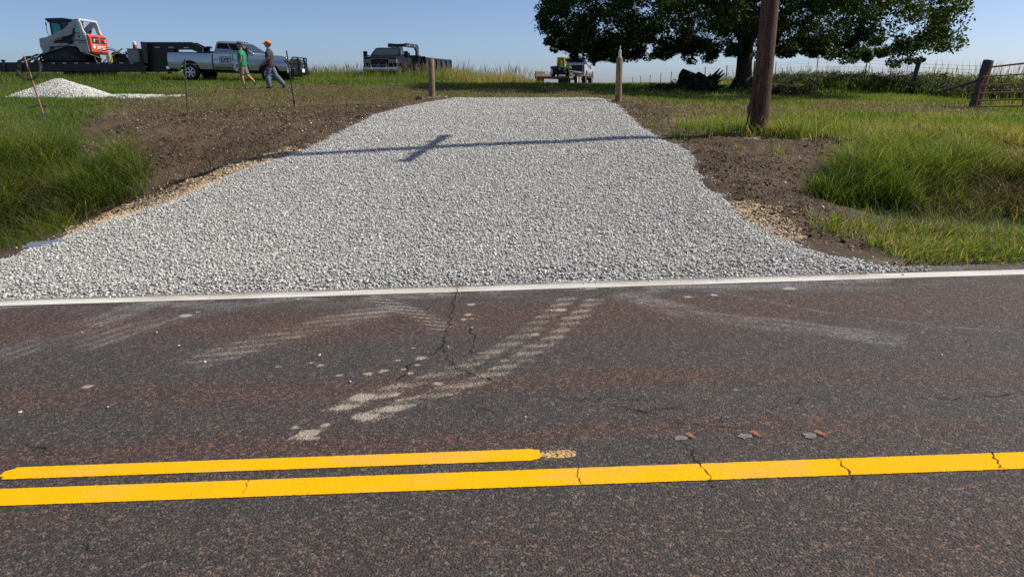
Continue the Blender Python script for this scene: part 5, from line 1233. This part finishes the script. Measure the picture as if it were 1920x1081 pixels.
for s in (-1, 1):
    b = MB(); b.prism([(2.75, .5), (2.75, 2.12), (2.95, 2.22), (4.9, 2.22), (5.05, 2.12), (5.05, 1.98), (3.35, 1.98), (3.1, 1.8), (3.15, .5)], s*.55-.06, s*.55+.06); b.build('neck_beam', M_BLACK, dt, .008)
    b = MB(); b.box((4.4, s*.62, 2.10), (.12, .01, .05)); b.box((3.5, s*.62, 2.10), (.12, .01, .05)); b.build('reflector', M_REFL, dt)
b = MB(); b.box((4.95, 0, 2.1), (.16, 1.2, .14)); b.tube([(4.95, 0, 2.1), (4.95, 0, 1.2)], .07, 10); b.box((4.0, 0, 2.12), (.10, 1.1, .14)); b.build('coupler', M_BLACK, dt)
b = MB(); b.tube([(3.35, -.9, .1), (3.35, -.9, 1.15)], .05, 8); b.box((3.2, -.95, 1.15), (.05, .03, .75), (0, .1, 0)); b.build('landing_leg', M_ALU, dt)
for x_ in (-1.3, -.4):
    for s in (-1, 1): wheel(dt, x_, s*1.12, .38, .38, .22, s, .20, 5, M_BLACKM)

# ------------------------------------------------------------------ pale pickup with utility trailer and mower
yawp = PI/2-rad(12.5); rr_c = Vector((5.04, 51.6, 0)); fd = Vector((math.cos(yawp), math.sin(yawp), 0)); nd = Vector((-fd.y, fd.x, 0))
c = rr_c+fd*2.9+nd*1.0; c.z = gz(c.x, c.y)-.02
pale, pd_ = pickup('pickup_truck', 'pale silver pickup seen from behind under the edge of the tree', c, yawp, M_PALE, L=5.8, Wd=2.0, H=1.9, wb=3.7, bed=1.9)
b = MB(); b.box((pd_['xr']+.03, 0, 1.06), (.02, 1.6, .5)); b.build('open_bed_end', M_BLACKM, pale)
yawu = PI/2-rad(15); lr = pt(1003, 151, 43.4); fd = Vector((math.cos(yawu), math.sin(yawu), 0)); nd = Vector((-fd.y, fd.x, 0))
c = Vector((lr.x, lr.y, 0))-nd*1.02+fd*2.1; c.z = gz(c.x, c.y)
ut = empty('utility_trailer', c, yawu); tag(ut, 'low open utility trailer with wooden deck carrying a green mower', 'trailer')
M_UT = mat('trailer_frame', (.16, .13, .11), .7, var=.3)
b = MB()
for s in (-1, 1): b.box((0, s*1.0, .47), (4.2, .06, .12)); b.tube([(-2.1, s*1.0, .50), (-2.0, s*1.0, .82), (2.1, s*1.0, .82), (2.1, s*1.0, .5)], .028, 6); b.tube([(0, s*1.0, .5), (0, s*1.0, .82)], .025, 6)
b.box((-2.1, 0, .47), (.07, 2.05, .10)); b.box((2.1, 0, .47), (.07, 2.05, .10)); b.tube([(2.1, .9, .45), (3.3, 0, .42)], .05, 6); b.tube([(2.1, -.9, .45), (3.3, 0, .42)], .05, 6); b.build('frame', M_UT, ut)
b = MB(); b.box((0, 0, .50), (4.1, 1.95, .05)); b.build('deck', M_BOARD, ut)
b = MB(); b.box((0, .97, .62), (4.1, .03, .20)); b.build('side_board', M_BOARD, ut)
for s in (-1, 1):
    b = MB(); b.box((-.15, s*1.16, .76), (1.75, .26, .03)); b.build('fender', M_ALU, ut, .01)
    for x_ in (-.55, .25): wheel(ut, x_, s*1.16, .33, .33, .19, s, .20, 5, M_WHITE)
for s in (-1, 1): b = MB(); b.box((-2.05, s*.75, .25), (.10, .45, .40)); b.build('tail_flap', M_BLACKM, ut)
mo = Vector((c.x, c.y, 0))-fd*.75-nd*.28; 
mw = empty('ride_on_mower', (mo.x, mo.y, c.z+.525), yawu); mw.scale = (.88,)*3; tag(mw, 'green ride-on mower with a yellow seat on the low trailer', 'mower')
M_JG = mat('mower_green', (.012, .14, .035), .35, coat=.4); M_JY = mat('seat_yellow', (.66, .42, .015), .5)
b = MB(); b.prism([(-.55, .38), (-.55, .62), (-.35, .70), (.25, .66), (.75, .45), (.8, .30), (.3, .28)], -.38, .38); b.build('body', M_JG, mw, .04, True)
for s in (-1, 1):
    b = MB(); b.prism([(-.60, .50), (-.45, .66), (-.10, .68), (.15, .60), (.25, .45), (.1, .52), (-.35, .58)], s*.36, s*.66); b.build('fender', M_JG, mw, .02)
    b = MB(); b.tube([(.30, s*.34, .55), (.32, s*.38, .95), (.15, s*.30, 1.08), (.10, s*.12, 1.08)], .018, 7); b.build('lever', M_BLACKM, mw, smooth=True)
    wheel(mw, -.35, s*.50, .28, .28, .26, s, .13, 5, M_JY); wheel(mw, .85, s*.42, .14, .14, .12, s, .07, 4, M_JY)
b = MB(); b.box((-.72, 0, .42), (.35, .70, .34)); b.box((-.70, 0, .25), (.45, .95, .12)); b.lathe([(.16, -.1), (.16, .1)], 14, Matrix.Translation((-.75, 0, .52))); b.build('engine', M_BLACKM, mw, .03)
b = MB(); b.box((.02, 0, .76), (.50, .52, .13)); b.box((-.22, 0, 1.00), (.14, .50, .50), (0, -.18, 0)); b.box((-.0, .30, .92), (.30, .06, .05)); b.box((-.0, -.30, .92), (.30, .06, .05)); b.build('seat', M_JY, mw, .05, True)
b = MB(); b.box((.25, 0, .20), (.85, 1.25, .14)); b.build('mowing_deck', M_JG, mw, .03)
b = MB(); b.lathe([(.05, 0), (.05, .03)], 10, Matrix.Translation((-.92, -.05, .47)) @ Matrix.Rotation(PI/2, 4, 'Z')); b.lathe([(.04, 0), (.04, .03)], 10, Matrix.Translation((-.92, -.42, .45)) @ Matrix.Rotation(PI/2, 4, 'Z')); b.build('cap', M_WHITE, mw)
b = MB(); b.tube([(-.60, -.10, .60), (-.62, -.10, .9), (-.55, -.10, 1.0)], .03, 8); b.box((-.9, .48, .30), (.1, .12, .34)); b.build('muffler', M_ALU, mw)

# ------------------------------------------------------------------ people
def skin_mesh(chains, sub=2):
    """chains of (point, radius); equal points are one joint"""
    bm = bmesh.new(); lay = bm.verts.layers.skin.verify(); idx = {}
    first = None
    for ch in chains:
        prev = None
        for p_, r_ in ch:
            k = tuple(round(x, 4) for x in p_)
            if k not in idx:
                v = bm.verts.new(p_); v[lay].radius = (r_, r_) if not isinstance(r_, tuple) else r_; idx[k] = v
                if first is None: v[lay].use_root = True; first = v
            v = idx[k]
            if prev is not None and prev is not v and bm.edges.get((prev, v)) is None: bm.edges.new((prev, v))
            prev = v
    me = bpy.data.meshes.new('tmp'); bm.to_mesh(me); bm.free()
    o = bpy.data.objects.new('tmp', me); COL.objects.link(o)
    m = o.modifiers.new('s', 'SKIN'); m.use_smooth_shade = True; m.branch_smoothing = .6
    m = o.modifiers.new('u', 'SUBSURF'); m.levels = sub; m.render_levels = sub
    bpy.context.view_layer.update()
    r = bpy.data.meshes.new_from_object(o.evaluated_get(bpy.context.evaluated_depsgraph_get()))
    bpy.data.objects.remove(o); return r
M_SKIN = mat('skin', (.42, .22, .15), .55, var=.08)
def person(label, loc, rz, K, shirt, pants, hat, shoe, shorts=False, hair=(.06, .045, .035), peak=True):
    t = empty('person', loc, rz); tag(t, label, 'person', 'men walking past the silver pickup')
    def hand(wr, fw, down, s):
        """palm, four fingers and a thumb, fingers a little curled"""
        fw = Vector(fw).normalized(); dn = Vector(down).normalized(); side = fw.cross(dn).normalized()
        wr = Vector(wr); pal = wr+dn*.075; out = []
        for k, l in zip((-1.5, -.5, .5, 1.5), (.066, .076, .080, .070)):
            b0 = pal+side*0+fw*k*.018; out.append([(tuple(pal), .026), (tuple(b0+dn*.022), .0095), (tuple(b0+dn*(.022+l*.5)+side*-.012*s), .0088), (tuple(b0+dn*(.022+l*.85)-side*.035*s), .0075)])
        th = wr+dn*.030; out.append([(tuple(pal), .026), (tuple(th+fw*.036-side*.01*s), .012), (tuple(th+fw*.052+dn*.030-side*.02*s), .010), (tuple(th+fw*.050+dn*.055-side*.03*s), .0085)])
        return out, pal
    pel = (0, 0, .93); ch = [[(pel, .150), ((.02, 0, 1.08), .155), ((.02, 0, 1.24), .168), ((.0, 0, 1.37), .125), ((.01, 0, 1.45), .078), ((.03, 0, 1.52), .068), ((.035, 0, 1.60), .075)]]
    hands = []
    for s, A in ((1, K['armL']), (-1, K['armR'])):
        ch.append([((.0, 0, 1.37), .125), ((0, s*.17, 1.372), .074), (A[0], .052), (A[1], .036), (A[2], .024)])
        d_ = Vector(A[2])-Vector(A[1]); hs, pal = hand(A[2], (1, 0, .1) if abs(d_.normalized().x) < .8 else (0, 0, 1), d_, s); hands.append(pal)
        ch.append([(A[2], .024), (tuple(pal), .026)]); ch += hs
    for s, L_ in ((1, K['legL']), (-1, K['legR'])):
        ch.append([(pel, .150), ((0, s*.09, .86), .100), (L_[0], .066), (tuple(Vector(L_[0]).lerp(Vector(L_[1]), .35)), .064), (L_[1], .040), (L_[2], .030)])
    me = skin_mesh(ch); bm = bmesh.new(); bm.from_mesh(me)
    # head: skull, jaw, nose, ears joined to the same body
    H_ = MB(); H_.bm.free(); H_.bm = bm
    H_.ball((.045, 0, 1.655), .112, 3, (1.02, .80, 1.10)); H_.ball((.080, 0, 1.590), .070, 2, (.95, .85, .85)); H_.ball((.162, 0, 1.635), .020, 1, (1.1, .7, 1.3)); H_.ball((.148, 0, 1.590), .020, 1, (.7, 1.5, .5))
    for s in (-1, 1): H_.ball((.03, s*.092, 1.64), .028, 1, (.7, .4, 1.1))
    H_.build('body', M_SKIN, t, smooth=True, angle=180)
    bpy.data.meshes.remove(me)
    for s in (-1, 1): b = MB(); b.ball((.146, s*.035, 1.662), .012, 1); b.build('eye', M_BLACKM, t)
    b = MB(); b.ball((.020, 0, 1.665), .118, 2, (.98, .84, 1.0)); 
    for v in list(b.bm.verts):
        if v.co.x > .08 or v.co.z < 1.62 and v.co.x > -.02: b.bm.verts.remove(v)
    b.build('hair', mat('hair_%d' % int(loc[0]*10), hair, .9), t, smooth=True)
    # clothes: the body surface pushed out a little, cut at sleeve, waist and hem
    bones = [('torso', (0, 0, .93), (.0, 0, 1.40), .13), ('neck', (.01, 0, 1.47), (.04, 0, 1.64), .07)]
    for s, A, L_ in ((1, K['armL'], K['legL']), (-1, K['armR'], K['legR'])):
        bones += [('upper', (0, s*.17, 1.385), A[0], .06), ('fore', A[0], A[1], .045), ('fore', A[1], Vector(A[1])+(Vector(A[2])-Vector(A[1])).normalized()*.2, .05), ('thigh', (0, s*.09, .88), L_[0], .08), ('shin', L_[0], L_[1], .055), ('foot', L_[1], L_[2], .04)]
    def cls(p_):
        best = None
        for nm, a_, c_, r_ in bones:
            a_, c_ = Vector(a_), Vector(c_); d_ = c_-a_; q_ = max(0, min(1, (p_-a_).dot(d_)/d_.length_squared)); D = (p_-(a_+d_*q_)).length-r_
            if best is None or D < best[0]: best = (D, nm, q_)
        return best[1:]
    src = skin_mesh(ch); info = [cls(v.co) for v in src.vertices]
    def cloth(name, test, off, m):
        bm = bmesh.new(); bm.from_mesh(src); bm.verts.ensure_lookup_table(); bm.normal_update()
        nrm = [v.normal.copy() for v in bm.verts]; keep = [test(v.co, *info[v.index]) for v in bm.verts]
        for v in bm.verts: v.co = v.co+nrm[v.index]*off(v.co, *info[v.index])
        bmesh.ops.delete(bm, geom=[f for f in bm.faces if not any(keep[v.index] for v in f.verts)], context='FACES')
        bmesh.ops.delete(bm, geom=[v for v in bm.verts if not v.link_faces], context='VERTS')
        bmesh.ops.smooth_vert(bm, verts=bm.verts[:], factor=.4, use_axis_x=True, use_axis_y=True, use_axis_z=True)
        me = bpy.data.meshes.new(name); bm.to_mesh(me); bm.free(); o = link(name, me, m, t)
        for p_ in me.polygons: p_.use_smooth = True
        sol = o.modifiers.new('thickness', 'SOLIDIFY'); sol.thickness = .006; sol.offset = -1
    fat = .028 if shorts else .016
    cloth('shirt', lambda c_, nm, q_: c_.z > .84 and c_.z < 1.475 and (nm in ('torso', 'thigh') or (nm == 'upper' and q_ < .80)), lambda c_, nm, q_: (.026 if nm == 'upper' else .024+fat*max(0, 1-abs(c_.z-1.1)/.3)), shirt)
    if shorts: cloth('shorts', lambda c_, nm, q_: (nm == 'thigh' and q_ < .92) or (nm == 'torso' and c_.z < 1.0), lambda c_, nm, q_: .014+(.040*q_ if nm == 'thigh' else 0), pants)
    else: cloth('trousers', lambda c_, nm, q_: (nm == 'thigh') or (nm == 'shin' and q_ < .98) or (nm == 'torso' and c_.z < 1.0), lambda c_, nm, q_: .016+(.022*q_ if nm == 'thigh' else .034 if nm == 'shin' else 0), pants)
    bpy.data.meshes.remove(src)
    for s, L_ in ((1, K['legL']), (-1, K['legR'])):
        a_, e = Vector(L_[1]), Vector(L_[2]); me = skin_mesh([[(tuple(a_+Vector((-.03, 0, -.015))), .048), (tuple(a_.lerp(e, .5)+Vector((0, 0, -.01))), .048), (tuple(e+(e-a_)*.15), .036)]]); o = link('shoe', me, None, t); me.materials.clear(); me.materials.append(shoe)
    b = MB(); b.ball((.035, 0, 1.705), .124, 3, (1.02, .86, .80))
    for v in list(b.bm.verts):
        if v.co.z < 1.695: v.co.z = 1.695
    b.prism([(.10, 1.696), (.24, 1.672), (.25, 1.685), (.12, 1.722)], -.075, .075); b.build('cap', hat, t, smooth=True)
    return t, hands
M_GSH = mat('green_shirt', (.015, .26, .11), .85, var=.15, scale=12, bump=.4, bscale=14); M_KHA = mat('khaki_cloth', (.20, .16, .12), .9, var=.2, scale=10, bump=.3)
M_DSH = mat('charcoal_shirt', (.055, .05, .062), .9, var=.2, scale=12, bump=.4, bscale=14); M_JEAN = mat('grey_trousers', (.12, .15, .19), .9, var=.2, scale=10, bump=.4, bscale=16)
M_DCAP = mat('brown_cap', (.10, .075, .05), .9); M_OCAP = mat('orange_cap', (.85, .17, .02), .7); M_SHOE = mat('dark_shoe', (.02, .02, .02), .7)
pg = hit(459, 163); po = hit(511, 167)
K1 = dict(armL=[(-.06, .24, 1.16), (.03, .26, .94), (.05, .255, .90)], armR=[(.10, -.25, 1.16), (.24, -.26, .97), (.26, -.26, .94)], legL=[(.06, .09, .50), (-.02, .09, .09), (.12, .09, .035)], legR=[(-.10, -.09, .49), (-.40, -.09, .20), (-.36, -.09, .06)])
man1, hn = person('man in green shirt, brown cap and khaki shorts walking left carrying papers', pg, rad(178), K1, M_GSH, M_KHA, M_DCAP, M_SHOE, True)
man1.scale = (.98,)*3
M1 = Matrix.Translation(pg) @ Matrix.Rotation(rad(178), 4, 'Z')
q = M1 @ (Vector(hn[1])+Vector((.08, 0, -.10))); o = empty('papers', q, rad(178)); tag(o, 'white sheets of paper held in the hand of the man in green', 'papers')
b = MB(); b.quad([(-.10, 0, .12), (.05, .02, .16), (.13, .0, -.04), (-.04, -.03, -.15)], .002); b.quad([(-.12, -.03, .10), (.0, -.02, .13), (.10, -.04, -.12), (-.02, -.06, -.17)], .002); b.build('sheets', mat('paper', (.78, .80, .84), .6), o)
K2 = dict(armL=[(-.05, .24, 1.15), (.20, .22, 1.00), (.25, .21, .96)], armR=[(.02, -.24, 1.13), (.22, -.20, 1.0), (.27, -.18, .96)], legL=[(.13, .09, .50), (.07, .09, .09), (.21, .09, .035)], legR=[(-.14, -.09, .50), (-.44, -.09, .16), (-.38, -.09, .05)])
man2, hn2 = person('man in orange cap, dark shirt and grey trousers walking left in front of the pickup', po, rad(176), K2, M_DSH, M_JEAN, M_OCAP, M_SHOE, False, (.04, .035, .03))
man2.scale = (.97,)*3
